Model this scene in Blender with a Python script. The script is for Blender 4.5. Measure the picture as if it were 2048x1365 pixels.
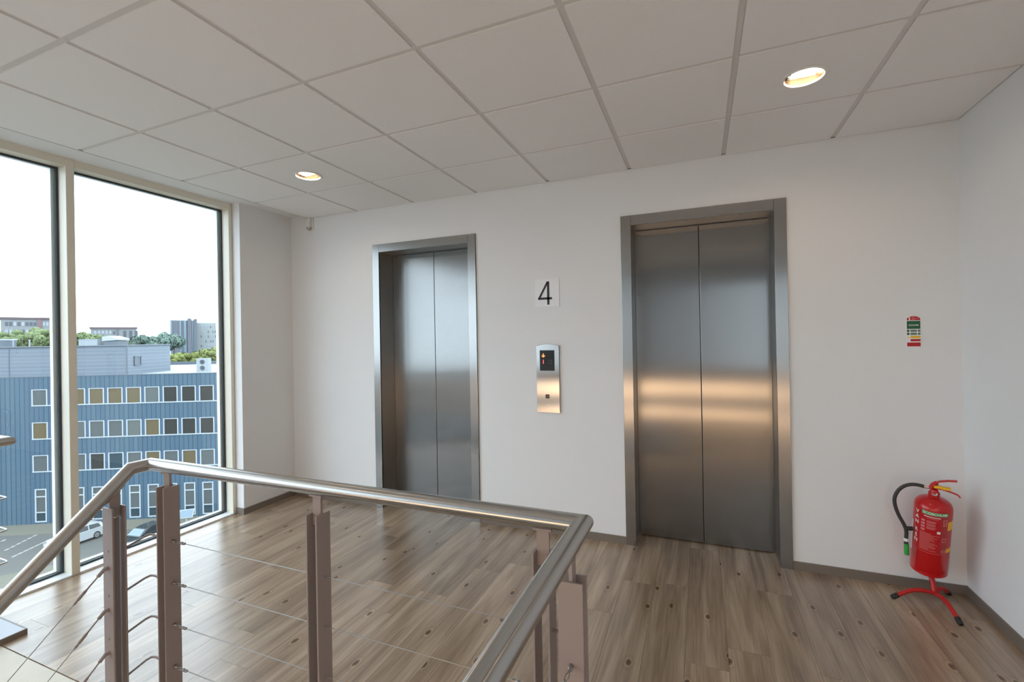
import bpy, math, random
from mathutils import Vector, Matrix
random.seed(4)
PI = math.pi
SC = bpy.context.scene
COL = SC.collection
for o in list(bpy.data.objects):
    bpy.data.objects.remove(o)

# ------------------------------------------------------------------ camera
YAW, PITCH, ROLL, FPX = 0.395, 0.0025, 0.0179, 930.284
CAM = Vector((2.8391, -3.3773, 1.477))
PPX, PPY = 1012.311, 675.269
RM = Matrix.Rotation(YAW, 3, 'Z') @ Matrix.Rotation(PITCH, 3, 'X') @ Matrix.Rotation(ROLL, 3, 'Y')
cd = bpy.data.cameras.new('camera')
cam = bpy.data.objects.new('camera', cd)
COL.objects.link(cam)
cd.sensor_width = 36.0
cd.lens = 36.0 * FPX / 2048.0
cd.shift_x = (1024.0 - PPX) / 2048.0
cd.shift_y = (PPY - 682.5) / 2048.0
cd.clip_start = 0.02
cd.clip_end = 2000.0
rx, ry, rz = RM.col[0], RM.col[1], RM.col[2]
cam.matrix_world = Matrix(((rx[0], rz[0], -ry[0], CAM.x), (rx[1], rz[1], -ry[1], CAM.y),
                           (rx[2], rz[2], -ry[2], CAM.z), (0, 0, 0, 1)))
SC.camera = cam

# ------------------------------------------------------------------ sky and exposure
SKY = 3.1
w = bpy.data.worlds.new('overcast_sky')
SC.world = w
w.use_nodes = True
bg = w.node_tree.nodes['Background']
bg.inputs[0].default_value = (0.855, 0.96, 1.08, 1)
bg.inputs[1].default_value = SKY
SC.view_settings.view_transform = 'Standard'
SC.view_settings.look = 'None'
SC.view_settings.exposure = 0.54
SC.view_settings.gamma = 1.0
SC.view_settings.use_curve_mapping = False
LAMP = 68.0        # glow of the compact tubes in the downlights
BAND = 4.0         # glow of the linear wall lamps


def ray(u, v):
    return RM @ Vector(((u - PPX) / FPX, 1.0, (PPY - v) / FPX))


def onz(u, v, z):
    d = ray(u, v)
    return CAM + d * ((z - CAM.z) / d.z)


def onplane(u, v, p, n):
    d = ray(u, v)
    p = Vector(p)
    n = Vector(n)
    return CAM + d * (n.dot(p - CAM) / n.dot(d))


def at_dist(u, v, dist):
    d = ray(u, v)
    return CAM + d * (dist / math.hypot(d.x, d.y))


# ------------------------------------------------------------------ materials
def s2l(c):
    c = c / 255.0
    return c / 12.92 if c <= 0.04045 else ((c + 0.055) / 1.055) ** 2.4


def rgb(r, g, b):
    return (s2l(r), s2l(g), s2l(b), 1.0)


def mat(name, col, rough=0.6, metal=0.0, noise=0.0, nscale=8.0, bump=0.0, bscale=60.0, spec=0.5,
        emit=None, estr=0.0, aniso=0.0, tangent=None, coat=0.0):
    m = bpy.data.materials.new(name)
    m.use_nodes = True
    nt = m.node_tree
    b = nt.nodes['Principled BSDF']
    b.inputs['Base Color'].default_value = col
    b.inputs['Roughness'].default_value = rough
    b.inputs['Metallic'].default_value = metal
    b.inputs['Specular IOR Level'].default_value = spec
    if coat:
        b.inputs['Coat Weight'].default_value = coat
        b.inputs['Coat Roughness'].default_value = 0.08
    tc = nt.nodes.new('ShaderNodeTexCoord')
    if noise > 0:
        n = nt.nodes.new('ShaderNodeTexNoise')
        n.inputs['Scale'].default_value = nscale
        n.inputs['Detail'].default_value = 4
        nt.links.new(tc.outputs['Object'], n.inputs['Vector'])
        mx = nt.nodes.new('ShaderNodeMix')
        mx.data_type = 'RGBA'
        mx.inputs[6].default_value = tuple(c * (1 - noise) for c in col[:3]) + (1,)
        mx.inputs[7].default_value = tuple(min(1, c * (1 + noise)) for c in col[:3]) + (1,)
        nt.links.new(n.outputs['Fac'], mx.inputs[0])
        nt.links.new(mx.outputs[2], b.inputs['Base Color'])
    if bump > 0:
        n2 = nt.nodes.new('ShaderNodeTexNoise')
        n2.inputs['Scale'].default_value = bscale
        n2.inputs['Detail'].default_value = 3
        nt.links.new(tc.outputs['Object'], n2.inputs['Vector'])
        bp = nt.nodes.new('ShaderNodeBump')
        bp.inputs['Strength'].default_value = bump
        bp.inputs['Distance'].default_value = 0.002
        nt.links.new(n2.outputs['Fac'], bp.inputs['Height'])
        nt.links.new(bp.outputs['Normal'], b.inputs['Normal'])
    if emit:
        b.inputs['Emission Color'].default_value = emit
        b.inputs['Emission Strength'].default_value = estr
    if aniso:
        b.inputs['Anisotropic'].default_value = aniso
        cx = nt.nodes.new('ShaderNodeCombineXYZ')
        for i in range(3):
            cx.inputs[i].default_value = tangent[i]
        nt.links.new(cx.outputs[0], b.inputs['Tangent'])
    return m


def glass_mat(name, tint, f0=0.035):
    m = bpy.data.materials.new(name)
    m.use_nodes = True
    nt = m.node_tree
    nt.nodes.clear()
    out = nt.nodes.new('ShaderNodeOutputMaterial')
    tr = nt.nodes.new('ShaderNodeBsdfTransparent')
    tr.inputs[0].default_value = tint
    gl = nt.nodes.new('ShaderNodeBsdfGlossy')
    gl.inputs['Roughness'].default_value = 0.0
    lw = nt.nodes.new('ShaderNodeLayerWeight')      # facing = 1 - |cos|, the same from both sides
    lw.inputs[0].default_value = 0.5
    pw = nt.nodes.new('ShaderNodeMath'); pw.operation = 'POWER'; pw.inputs[1].default_value = 5.0
    ma = nt.nodes.new('ShaderNodeMath'); ma.operation = 'MULTIPLY_ADD'
    ma.inputs[1].default_value = 0.75; ma.inputs[2].default_value = f0
    nt.links.new(lw.outputs['Facing'], pw.inputs[0])
    nt.links.new(pw.outputs[0], ma.inputs[0])
    mx = nt.nodes.new('ShaderNodeMixShader')
    nt.links.new(ma.outputs[0], mx.inputs[0])
    nt.links.new(tr.outputs[0], mx.inputs[1])
    nt.links.new(gl.outputs[0], mx.inputs[2])
    nt.links.new(mx.outputs[0], out.inputs[0])
    return m


def wood_mat():
    m = bpy.data.materials.new('pine_vinyl_plank')
    m.use_nodes = True
    nt = m.node_tree
    N = nt.nodes
    L = nt.links
    b = N['Principled BSDF']
    tc = N.new('ShaderNodeTexCoord')
    oi = N.new('ShaderNodeObjectInfo')
    mul = N.new('ShaderNodeMath'); mul.operation = 'MULTIPLY'; mul.inputs[1].default_value = 37.0
    L.new(oi.outputs['Random'], mul.inputs[0])
    cmb = N.new('ShaderNodeCombineXYZ')
    L.new(mul.outputs[0], cmb.inputs[0]); L.new(mul.outputs[0], cmb.inputs[1]); L.new(mul.outputs[0], cmb.inputs[2])
    add = N.new('ShaderNodeVectorMath'); add.operation = 'ADD'
    L.new(tc.outputs['Object'], add.inputs[0]); L.new(cmb.outputs[0], add.inputs[1])

    def mapped(sx, sy):
        mp = N.new('ShaderNodeMapping')
        mp.inputs['Scale'].default_value = (sx, sy, 1)
        L.new(add.outputs[0], mp.inputs[0])
        return mp
    # broad tone streaks
    mp1 = mapped(14, 1.1)
    n1 = N.new('ShaderNodeTexNoise'); n1.inputs['Scale'].default_value = 1.0; n1.inputs['Detail'].default_value = 5
    n1.inputs['Distortion'].default_value = 0.6
    L.new(mp1.outputs[0], n1.inputs['Vector'])
    r1 = N.new('ShaderNodeValToRGB')
    r1.color_ramp.elements[0].position = 0.30; r1.color_ramp.elements[0].color = WOOD[0]
    r1.color_ramp.elements[1].position = 0.70; r1.color_ramp.elements[1].color = WOOD[2]
    e = r1.color_ramp.elements.new(0.5); e.color = WOOD[1]
    L.new(n1.outputs['Fac'], r1.inputs[0])
    # fine grain
    mp2 = mapped(120, 3.5)
    n2 = N.new('ShaderNodeTexNoise'); n2.inputs['Scale'].default_value = 1.0; n2.inputs['Detail'].default_value = 6
    L.new(mp2.outputs[0], n2.inputs['Vector'])
    r2 = N.new('ShaderNodeValToRGB')
    r2.color_ramp.elements[0].position = 0.30; r2.color_ramp.elements[0].color = (0.62, 0.60, 0.58, 1)
    r2.color_ramp.elements[1].position = 0.62; r2.color_ramp.elements[1].color = (1.06, 1.05, 1.04, 1)
    L.new(n2.outputs['Fac'], r2.inputs[0])
    mx = N.new('ShaderNodeMix'); mx.data_type = 'RGBA'; mx.blend_type = 'MULTIPLY'; mx.inputs[0].default_value = 0.58
    L.new(r1.outputs[0], mx.inputs[6]); L.new(r2.outputs[0], mx.inputs[7])
    # knots: dark oval heart with a pale ring, sparse
    mp3 = mapped(5.2, 2.6)
    v = N.new('ShaderNodeTexVoronoi'); v.voronoi_dimensions = '2D'; v.inputs['Scale'].default_value = 1.0
    L.new(mp3.outputs[0], v.inputs['Vector'])
    nz = N.new('ShaderNodeTexNoise'); nz.inputs['Scale'].default_value = 40.0
    L.new(add.outputs[0], nz.inputs['Vector'])
    ad = N.new('ShaderNodeMath'); ad.operation = 'MULTIPLY_ADD'; ad.inputs[1].default_value = 0.05
    L.new(nz.outputs['Fac'], ad.inputs[0]); L.new(v.outputs['Distance'], ad.inputs[2])
    kr = N.new('ShaderNodeValToRGB')
    els = kr.color_ramp.elements
    els[0].position = 0.035; els[0].color = (0.26, 0.22, 0.19, 1)
    els[1].position = 0.19; els[1].color = (1, 1, 1, 1)
    e = els.new(0.075); e.color = (0.50, 0.44, 0.40, 1)
    e = els.new(0.095); e.color = (1.22, 1.18, 1.12, 1)
    e = els.new(0.135); e.color = (0.90, 0.87, 0.85, 1)
    L.new(ad.outputs[0], kr.inputs[0])
    # only some cells carry a knot
    gt = N.new('ShaderNodeMath'); gt.operation = 'GREATER_THAN'; gt.inputs[1].default_value = 0.45
    sep = N.new('ShaderNodeSeparateColor')
    L.new(v.outputs['Color'], sep.inputs[0]); L.new(sep.outputs[0], gt.inputs[0])
    mk = N.new('ShaderNodeMix'); mk.data_type = 'RGBA'; mk.blend_type = 'MULTIPLY'
    L.new(gt.outputs[0], mk.inputs[0]); L.new(mx.outputs[2], mk.inputs[6]); L.new(kr.outputs[0], mk.inputs[7])
    # each plank a slightly different tone
    hsv = N.new('ShaderNodeHueSaturation')
    ma = N.new('ShaderNodeMath'); ma.operation = 'MULTIPLY_ADD'; ma.inputs[1].default_value = 0.26; ma.inputs[2].default_value = 0.87
    L.new(oi.outputs['Random'], ma.inputs[0]); L.new(ma.outputs[0], hsv.inputs['Value'])
    L.new(mk.outputs[2], hsv.inputs['Color'])
    L.new(hsv.outputs[0], b.inputs['Base Color'])
    bp = N.new('ShaderNodeBump'); bp.inputs['Strength'].default_value = 0.12; bp.inputs['Distance'].default_value = 0.001
    L.new(n2.outputs['Fac'], bp.inputs['Height']); L.new(bp.outputs[0], b.inputs['Normal'])
    b.inputs['Roughness'].default_value = 0.27
    b.inputs['Specular IOR Level'].default_value = 1.0
    return m


WOOD = (rgb(135, 113, 93), rgb(159, 137, 115), rgb(183, 162, 139))


def cladding_mat(name, c0, c1, axis, period, thin, rough=0.5, dark=0.6):
    """sheet cladding with narrow joint lines every period metres along a local axis"""
    m = bpy.data.materials.new(name)
    m.use_nodes = True
    nt = m.node_tree
    N = nt.nodes
    L = nt.links
    b = N['Principled BSDF']
    tc = N.new('ShaderNodeTexCoord')
    sp = N.new('ShaderNodeSeparateXYZ')
    L.new(tc.outputs['Object'], sp.inputs[0])
    dv = N.new('ShaderNodeMath'); dv.operation = 'DIVIDE'; dv.inputs[1].default_value = period
    L.new(sp.outputs[axis], dv.inputs[0])
    fr = N.new('ShaderNodeMath'); fr.operation = 'FRACT'
    L.new(dv.outputs[0], fr.inputs[0])
    lt = N.new('ShaderNodeMath'); lt.operation = 'LESS_THAN'; lt.inputs[1].default_value = thin
    L.new(fr.outputs[0], lt.inputs[0])
    fl = N.new('ShaderNodeMath'); fl.operation = 'FLOOR'
    L.new(dv.outputs[0], fl.inputs[0])
    wn = N.new('ShaderNodeTexWhiteNoise'); wn.noise_dimensions = '1D'
    L.new(fl.outputs[0], wn.inputs['W'])
    mx = N.new('ShaderNodeMix'); mx.data_type = 'RGBA'
    mx.inputs[6].default_value = c0; mx.inputs[7].default_value = c1
    L.new(wn.outputs['Value'], mx.inputs[0])
    m2 = N.new('ShaderNodeMix'); m2.data_type = 'RGBA'
    m2.inputs[7].default_value = tuple(c * dark for c in c0[:3]) + (1,)
    L.new(lt.outputs[0], m2.inputs[0]); L.new(mx.outputs[2], m2.inputs[6])
    L.new(m2.outputs[2], b.inputs['Base Color'])
    b.inputs['Roughness'].default_value = rough
    return m


def leaf_mat(name, c0, c1):
    m = mat(name, c0, 0.7)
    nt = m.node_tree
    b = nt.nodes['Principled BSDF']
    tc = nt.nodes.new('ShaderNodeTexCoord')
    n = nt.nodes.new('ShaderNodeTexNoise'); n.inputs['Scale'].default_value = 0.9; n.inputs['Detail'].default_value = 5
    nt.links.new(tc.outputs['Object'], n.inputs['Vector'])
    mx = nt.nodes.new('ShaderNodeMix'); mx.data_type = 'RGBA'
    mx.inputs[6].default_value = c0; mx.inputs[7].default_value = c1
    nt.links.new(n.outputs['Fac'], mx.inputs[0])
    nt.links.new(mx.outputs[2], b.inputs['Base Color'])
    return m


M = {}
M['plaster'] = mat('white_plaster', (0.79, 0.797, 0.805, 1), 0.85, noise=0.015, nscale=3, bump=0.15, bscale=220, spec=0.3)
M['tile'] = mat('ceiling_tile_white', (0.85, 0.848, 0.846, 1), 0.95, noise=0.02, nscale=90, bump=0.1, bscale=400, spec=0.1)
M['tbar'] = mat('grid_bar_white', (0.68, 0.67, 0.66, 1), 0.5)
M['plenum'] = mat('plenum_dark', (0.25, 0.25, 0.25, 1), 0.9)
M['skirt'] = mat('baseboard_taupe', rgb(120, 110, 101), 0.45, noise=0.06, nscale=12)
M['wood'] = wood_mat()
M['slab'] = mat('screed_grey', rgb(92, 84, 76), 0.8)
M['stone'] = mat('beige_stone', rgb(206, 196, 178), 0.5, noise=0.08, nscale=14)
M['frame'] = mat('window_frame_cream', rgb(226, 222, 208), 0.4)
M['gasket'] = mat('gasket_dark', rgb(48, 58, 66), 0.5)
M['alu'] = mat('frame_outer_white', rgb(232, 236, 238), 0.4)
M['plinth'] = mat('plinth_grey_white', rgb(168, 170, 178), 0.4)
M['glass'] = glass_mat('window_glass', (0.93, 0.965, 0.965, 1))
M['steel_door'] = mat('brushed_steel_door', (0.255, 0.253, 0.25, 1), 0.20, 1.0, aniso=0.97, tangent=(1, 0, 0), noise=0.03, nscale=3)
M['steel_frame'] = mat('brushed_steel_frame', (0.36, 0.355, 0.35, 1), 0.25, 1.0, aniso=0.95, tangent=(1, 0, 0))
M['steel_reveal'] = mat('brushed_steel_reveal', (0.42, 0.41, 0.39, 1), 0.36, 1.0)
M['steel_panel'] = mat('brushed_steel_panel', (0.44, 0.435, 0.43, 1), 0.17, 1.0, aniso=1.0, tangent=(1, 0, 0))
M['dark_gap'] = mat('dark_gap', (0.02, 0.02, 0.02, 1), 0.7)
M['rail'] = mat('stainless_rail', (0.50, 0.49, 0.475, 1), 0.26, 1.0, aniso=0.85, tangent=(1, 0, 0))
M['rail_y'] = mat('stainless_rail_return', (0.50, 0.49, 0.475, 1), 0.26, 1.0, aniso=0.85, tangent=(0, 1, 0))
M['rail_s'] = mat('stainless_rail_slope', (0.50, 0.49, 0.475, 1), 0.26, 1.0, aniso=0.85, tangent=(0, 0.747, 0.665))
M['cable'] = mat('stainless_cable', (0.36, 0.345, 0.33, 1), 0.4, 1.0)
M['post'] = mat('taupe_painted_steel', rgb(146, 134, 131), 0.42, bump=0.05, bscale=300)
M['white'] = mat('white_plastic', (0.82, 0.82, 0.81, 1), 0.4)
M['whitesheet'] = mat('white_sign_face', (0.84, 0.85, 0.86, 1), 0.35)
M['greyplastic'] = mat('grey_plastic', rgb(120, 118, 115), 0.35)
M['sensorgrey'] = mat('sensor_lens_grey', rgb(176, 174, 171), 0.35)
M['black'] = mat('black_ink', (0.012, 0.012, 0.014, 1), 0.5)
M['blackgloss'] = mat('black_display_glass', (0.012, 0.012, 0.013, 1), 0.12)
M['rubber'] = mat('black_rubber', (0.014, 0.014, 0.014, 1), 0.55)
M['hose'] = mat('hose_rubber', (0.03, 0.03, 0.03, 1), 0.5)
M['red'] = mat('red_gloss_paint', rgb(190, 5, 15), 0.30, coat=0.35)
M['redmatt'] = mat('red_powder_coat', rgb(188, 26, 28), 0.42)
M['redlabel'] = mat('red_label', rgb(186, 16, 26), 0.35)
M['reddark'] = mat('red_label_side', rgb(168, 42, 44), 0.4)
M['green'] = mat('green_label', rgb(70, 160, 84), 0.4)
M['greendark'] = mat('green_sign', rgb(24, 92, 58), 0.4)
M['greenplastic'] = mat('green_nozzle', rgb(46, 160, 60), 0.35)
M['greyink'] = mat('grey_green_ink', rgb(104, 126, 114), 0.5)
M['yellow'] = mat('yellow_plastic', rgb(240, 186, 20), 0.4)
M['ink'] = mat('white_print', (0.80, 0.79, 0.78, 1), 0.5)
M['pinkink'] = mat('pale_print', rgb(214, 130, 130), 0.5)
M['chrome'] = mat('chrome', (0.75, 0.75, 0.76, 1), 0.12, 1.0)
M['brass'] = mat('nickel_ferrule', (0.66, 0.60, 0.54, 1), 0.3, 1.0)
M['lampwhite'] = mat('lamp_trim_white', (0.82, 0.81, 0.79, 1), 0.35)
M['reflector'] = mat('lamp_reflector', (0.16, 0.12, 0.085, 1), 0.38, 1.0)
WARM = (1.0, 0.76, 0.50, 1)
M['tube'] = mat('glowing_tube', (0.9, 0.9, 0.9, 1), 0.4, emit=WARM, estr=LAMP)
M['band'] = mat('glowing_diffuser', (0.9, 0.9, 0.9, 1), 0.4, emit=(1.0, 0.64, 0.36, 1), estr=BAND)
M['orange_led'] = mat('orange_led', (0.9, 0.3, 0.1, 1), 0.4, emit=(1.0, 0.24, 0.05, 1), estr=1.6)
M['red_led'] = mat('red_led', (0.8, 0.1, 0.1, 1), 0.4, emit=(1.0, 0.12, 0.08, 1), estr=0.8)
M['dim_led'] = mat('unlit_led', rgb(70, 58, 62), 0.5)
# outside
M['clad'] = cladding_mat('blue_cladding', rgb(59, 83, 102), rgb(70, 93, 106), 0, 0.42, 0.2, 0.5, 0.62)
M['clad2'] = mat('infill_blue', rgb(65, 86, 108), 0.5)
M['corr'] = cladding_mat('grey_corrugated', rgb(97, 106, 116), rgb(105, 113, 121), 2, 0.36, 0.28, 0.5, 1.28)
M['coping'] = mat('coping_grey', rgb(88, 96, 104), 0.5)
M['roofwhite'] = mat('white_roof_membrane', rgb(151, 155, 156), 0.8, noise=0.05, nscale=0.4)
M['extframe'] = mat('white_window_frame', rgb(165, 171, 176), 0.5)
M['pane_grey'] = mat('pane_grey_blind', rgb(83, 88, 88), 0.12)
M['pane_pale'] = mat('pane_pale_blind', rgb(90, 95, 94), 0.12)
M['pane_tan'] = mat('pane_tan_blind', rgb(97, 86, 64), 0.12)
M['pane_dark'] = mat('pane_dark_room', rgb(54, 54, 51), 0.08)
M['pane_blue'] = mat('pane_bluegrey', rgb(48, 64, 72), 0.08)
M['asphalt'] = mat('asphalt', rgb(93, 93, 90), 0.9, noise=0.1, nscale=0.5)
M['paving'] = mat('pale_paving', rgb(108, 106, 95), 0.9, noise=0.08, nscale=0.8)
M['mark'] = mat('road_marking', rgb(151, 151, 147), 0.8)
M['carwhite'] = mat('car_white', rgb(166, 170, 171), 0.25, coat=0.5)
M['cardark'] = mat('car_dark', rgb(29, 39, 40), 0.25, coat=0.5)
M['carglass'] = mat('car_glass', rgb(28, 37, 40), 0.06)
M['carscreen'] = mat('car_windscreen', rgb(102, 121, 128), 0.06)
M['tyre'] = mat('tyre', rgb(26, 26, 26), 0.8)
M['rim'] = mat('alloy_rim', rgb(141, 142, 144), 0.35, 0.4)
M['leaf_a'] = leaf_mat('leaf_green', rgb(90, 108, 65), rgb(129, 140, 97))  # all three leaf colours are paled and greyed, painting in distance haze
M['leaf_b'] = leaf_mat('leaf_blue_green', rgb(83, 106, 95), rgb(120, 138, 127))
M['leaf_c'] = leaf_mat('leaf_yellow_green', rgb(113, 124, 61), rgb(147, 154, 90))
M['unitgrey'] = mat('roof_unit_grey', rgb(140, 145, 149), 0.5)
M['unitpale'] = mat('roof_unit_pale', rgb(158, 163, 167), 0.5)
M['bark'] = mat('bark', rgb(71, 61, 49), 0.9)
M['apt'] = mat('apartment_pale', rgb(128, 131, 133), 0.8, noise=0.06, nscale=0.2)
M['aptbrick'] = mat('apartment_brick', rgb(121, 97, 99), 0.8)
M['aptroof'] = mat('apartment_roof_edge', rgb(102, 88, 90), 0.8)
M['aptwin'] = mat('apartment_window', rgb(72, 80, 87), 0.3)
M['aptwinpale'] = mat('apartment_window_pale', rgb(145, 151, 156), 0.2)
M['tower'] = mat('tower_slate', rgb(95, 98, 106), 0.7)
M['towerglass'] = mat('tower_glazing', rgb(106, 125, 137), 0.2)
M['towerwhite'] = mat('tower_white', rgb(145, 151, 151), 0.8)


# ------------------------------------------------------------------ mesh building
class MB:
    def __init__(s):
        s.v = []
        s.f = []

    def add(s, vs, fs):
        n = len(s.v)
        s.v += [tuple(x) for x in vs]
        s.f += [tuple(i + n for i in f) for f in fs]
        return s

    def box(s, x0, x1, y0, y1, z0, z1):
        return s.add([(x0, y0, z0), (x1, y0, z0), (x1, y1, z0), (x0, y1, z0),
                      (x0, y0, z1), (x1, y0, z1), (x1, y1, z1), (x0, y1, z1)],
                     [(0, 3, 2, 1), (4, 5, 6, 7), (0, 1, 5, 4), (1, 2, 6, 5), (2, 3, 7, 6), (3, 0, 4, 7)])

    def prism(s, pts, d):
        """closed polygon (3D points) extruded by vector d"""
        n = len(pts)
        d = Vector(d)
        a = [Vector(p) for p in pts]
        vs = a + [p + d for p in a]
        fs = [tuple(range(n - 1, -1, -1)), tuple(range(n, 2 * n))]
        fs += [(i, (i + 1) % n, n + (i + 1) % n, n + i) for i in range(n)]
        return s.add(vs, fs)

    def tube(s, path, r, seg=12, caps=True, radii=None, flat=1.0):
        """swept tube with mitred joints"""
        P = [Vector(p) for p in path]
        n = len(P)
        dirs = [(P[i + 1] - P[i]).normalized() for i in range(n - 1)]
        t0 = dirs[0]
        ref = Vector((0, 0, 1)) if abs(t0.z) < 0.9 else Vector((1, 0, 0))
        u = t0.cross(ref).normalized()
        rings = []
        for i in range(n):
            if i == 0:
                t = dirs[0]; nrm = dirs[0]
            elif i == n - 1:
                t = dirs[-1]; nrm = dirs[-1]
            else:
                t = dirs[i - 1]; nrm = (dirs[i - 1] + dirs[i]).normalized()
            u = (u - t * u.dot(t)).normalized()
            v = t.cross(u)
            rr = radii[i] if radii else r
            ring = []
            for k in range(seg):
                a = 2 * PI * k / seg
                off = u * (math.cos(a) * rr) + v * (math.sin(a) * rr * flat)
                # slide along the incoming direction onto the mitre plane
                off = off - t * (nrm.dot(off) / nrm.dot(t))
                ring.append(P[i] + off)
            rings.append(ring)
            if 0 < i < n - 1:
                # carry the frame through the bend
                q = dirs[i - 1].rotation_difference(dirs[i])
                u = q @ u
        vs = [p for r_ in rings for p in r_]
        fs = []
        for i in range(n - 1):
            for k in range(seg):
                a = i * seg + k
                b = i * seg + (k + 1) % seg
                fs.append((a, b, b + seg, a + seg))
        if caps:
            fs.append(tuple(range(seg - 1, -1, -1)))
            fs.append(tuple((n - 1) * seg + k for k in range(seg)))
        return s.add(vs, fs)

    def lathe(s, prof, o=(0, 0, 0), ax=(0, 0, 1), seg=32, caps=True):
        o = Vector(o)
        ax = Vector(ax).normalized()
        ref = Vector((0, 1, 0)) if abs(ax.y) < 0.9 else Vector((1, 0, 0))
        u = ref.cross(ax).normalized()
        v = ax.cross(u)
        vs = []
        for (r, h) in prof:
            for k in range(seg):
                a = 2 * PI * k / seg
                vs.append(o + ax * h + (u * math.cos(a) + v * math.sin(a)) * r)
        fs = []
        for i in range(len(prof) - 1):
            for k in range(seg):
                a = i * seg + k
                b = i * seg + (k + 1) % seg
                fs.append((a, b, b + seg, a + seg))
        if caps:
            fs.append(tuple(range(seg - 1, -1, -1)))
            fs.append(tuple((len(prof) - 1) * seg + k for k in range(seg)))
        return s.add(vs, fs)

    def mesh(s, name, origin=(0, 0, 0), smooth=False):
        o = Vector(origin)
        me = bpy.data.meshes.new(name)
        me.from_pydata([Vector(v) - o for v in s.v], [], s.f)
        me.update()
        if smooth:
            for p in me.polygons:
                p.use_smooth = True
            me.set_sharp_from_angle(angle=math.radians(38))
        return me

    def build(s, name, m, parent=None, origin=(0, 0, 0), smooth=False, loc=None):
        me = s.mesh(name, origin, smooth)
        me.materials.append(M[m] if isinstance(m, str) else m)
        o = bpy.data.objects.new(name, me)
        COL.objects.link(o)
        if parent:
            o.parent = parent
        if loc is not None:
            o.location = loc
        return o


def box(x0, x1, y0, y1, z0, z1):
    return MB().box(x0, x1, y0, y1, z0, z1)


def bev(o, wdt=0.002, seg=2):
    b = o.modifiers.new('bevel', 'BEVEL')
    b.width = wdt
    b.segments = seg
    b.limit_method = 'ANGLE'
    b.angle_limit = math.radians(40)
    return o


def tag(o, label=None, cat=None, group=None, kind=None):
    if label: o['label'] = label
    if cat: o['category'] = cat
    if group: o['group'] = group
    if kind: o['kind'] = kind
    return o


def empty(name, loc=(0, 0, 0), rotz=0.0):
    o = bpy.data.objects.new(name, None)
    o.empty_display_size = 0.1
    o.location = loc
    o.rotation_euler = (0, 0, rotz)
    COL.objects.link(o)
    return o


def share(src, parent, loc, name=None, m=None):
    c = src.copy()
    if name: c.name = name
    COL.objects.link(c)
    c.parent = parent
    c.location = loc
    if m:
        c.data = src.data.copy() if False else src.data
    return c


def text_mesh(body, size):
    cu = bpy.data.curves.new('lettering', 'FONT')
    cu.body = body
    cu.size = size
    cu.align_x = 'CENTER'
    cu.align_y = 'CENTER'
    cu.resolution_u = 3
    cu.offset = size * 0.022           # bold weight
    ob = bpy.data.objects.new('lettering', cu)
    me = bpy.data.meshes.new_from_object(ob)
    vs = [v.co.copy() for v in me.vertices]
    fs = [tuple(p.vertices) for p in me.polygons]
    bpy.data.objects.remove(ob)
    bpy.data.curves.remove(cu)
    bpy.data.meshes.remove(me)
    return vs, fs


# ================================================================== THE ROOM
XW, XR, H = -0.90, 4.19, 2.655          # window line, right wall, ceiling height
YB = -4.9                               # wall behind the photographer
EDGE = -2.218                           # where the planks stop at the stair
DOORS = ((0.158, 1.180), (2.330, 3.352))
JW, DOORY, DH = 0.070, 0.19, 2.330      # jamb width, depth of door leaves, frame height

# ---- wall with the lifts
wb = MB()
xs = [-1.05] + [v for d in DOORS for v in (d[0] + 0.01, d[1] - 0.01)] + [4.5]
for i in range(0, 6, 2):
    wb.box(xs[i], xs[i + 1], 0.0, 0.32, 0.0, 3.0)
for d in DOORS:
    wb.box(d[0] + 0.01, d[1] - 0.01, 0.0, 0.32, DH - 0.01, 3.0)
tag(wb.build('wall_back', 'plaster'), 'white plastered wall holding the two lift doors', kind='structure')
tag(box(XR, 4.45, YB, 0.0, 0.0, 3.0).build('wall_right', 'plaster'), 'white side wall beside the fire extinguisher', kind='structure')
# pier between the glazing and the lift wall, stepping back to the window line
tag(box(-1.05, -0.815, -0.552, 0.0, 0.0, 2.69).build('wall_left', 'plaster'), 'white pier between glazing and lift wall', kind='structure')
wf = MB()
FWS = ((-0.85, -0.05), (3.45, 4.08))     # windows in the wall behind the photographer
FZ0, FZ1 = 0.85, 2.40
fx = [-1.05] + [v for q in FWS for v in q] + [4.45]
for i in range(0, 6, 2):
    wf.box(fx[i], fx[i + 1], YB - 0.25, YB, -3.8, 3.0)
for q in FWS:
    wf.box(q[0], q[1], YB - 0.25, YB, -3.8, FZ0).box(q[0], q[1], YB - 0.25, YB, FZ1, 3.0)
tag(wf.build('wall_front', 'plaster'), 'white wall at the far side of the stairwell', kind='structure')

# ---- baseboards
bb = MB()
bx = [-0.805, DOORS[0][0], DOORS[0][1], DOORS[1][0], DOORS[1][1], XR - 0.010]
for i in range(0, 6, 2):
    bb.box(bx[i], bx[i + 1], -0.010, 0.0, 0.0, 0.052)
tag(bb.build('baseboard_back', 'skirt'), kind='structure')
tag(box(XR - 0.010, XR, YB, 0.0, 0.0, 0.052).build('baseboard_right', 'skirt'), kind='structure')
tag(box(-0.815, -0.805, -0.552, 0.0, 0.0, 0.052).box(-0.895, -0.805, -0.562, -0.552, 0.0, 0.052).build('baseboard_left', 'skirt'), kind='structure')

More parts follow.
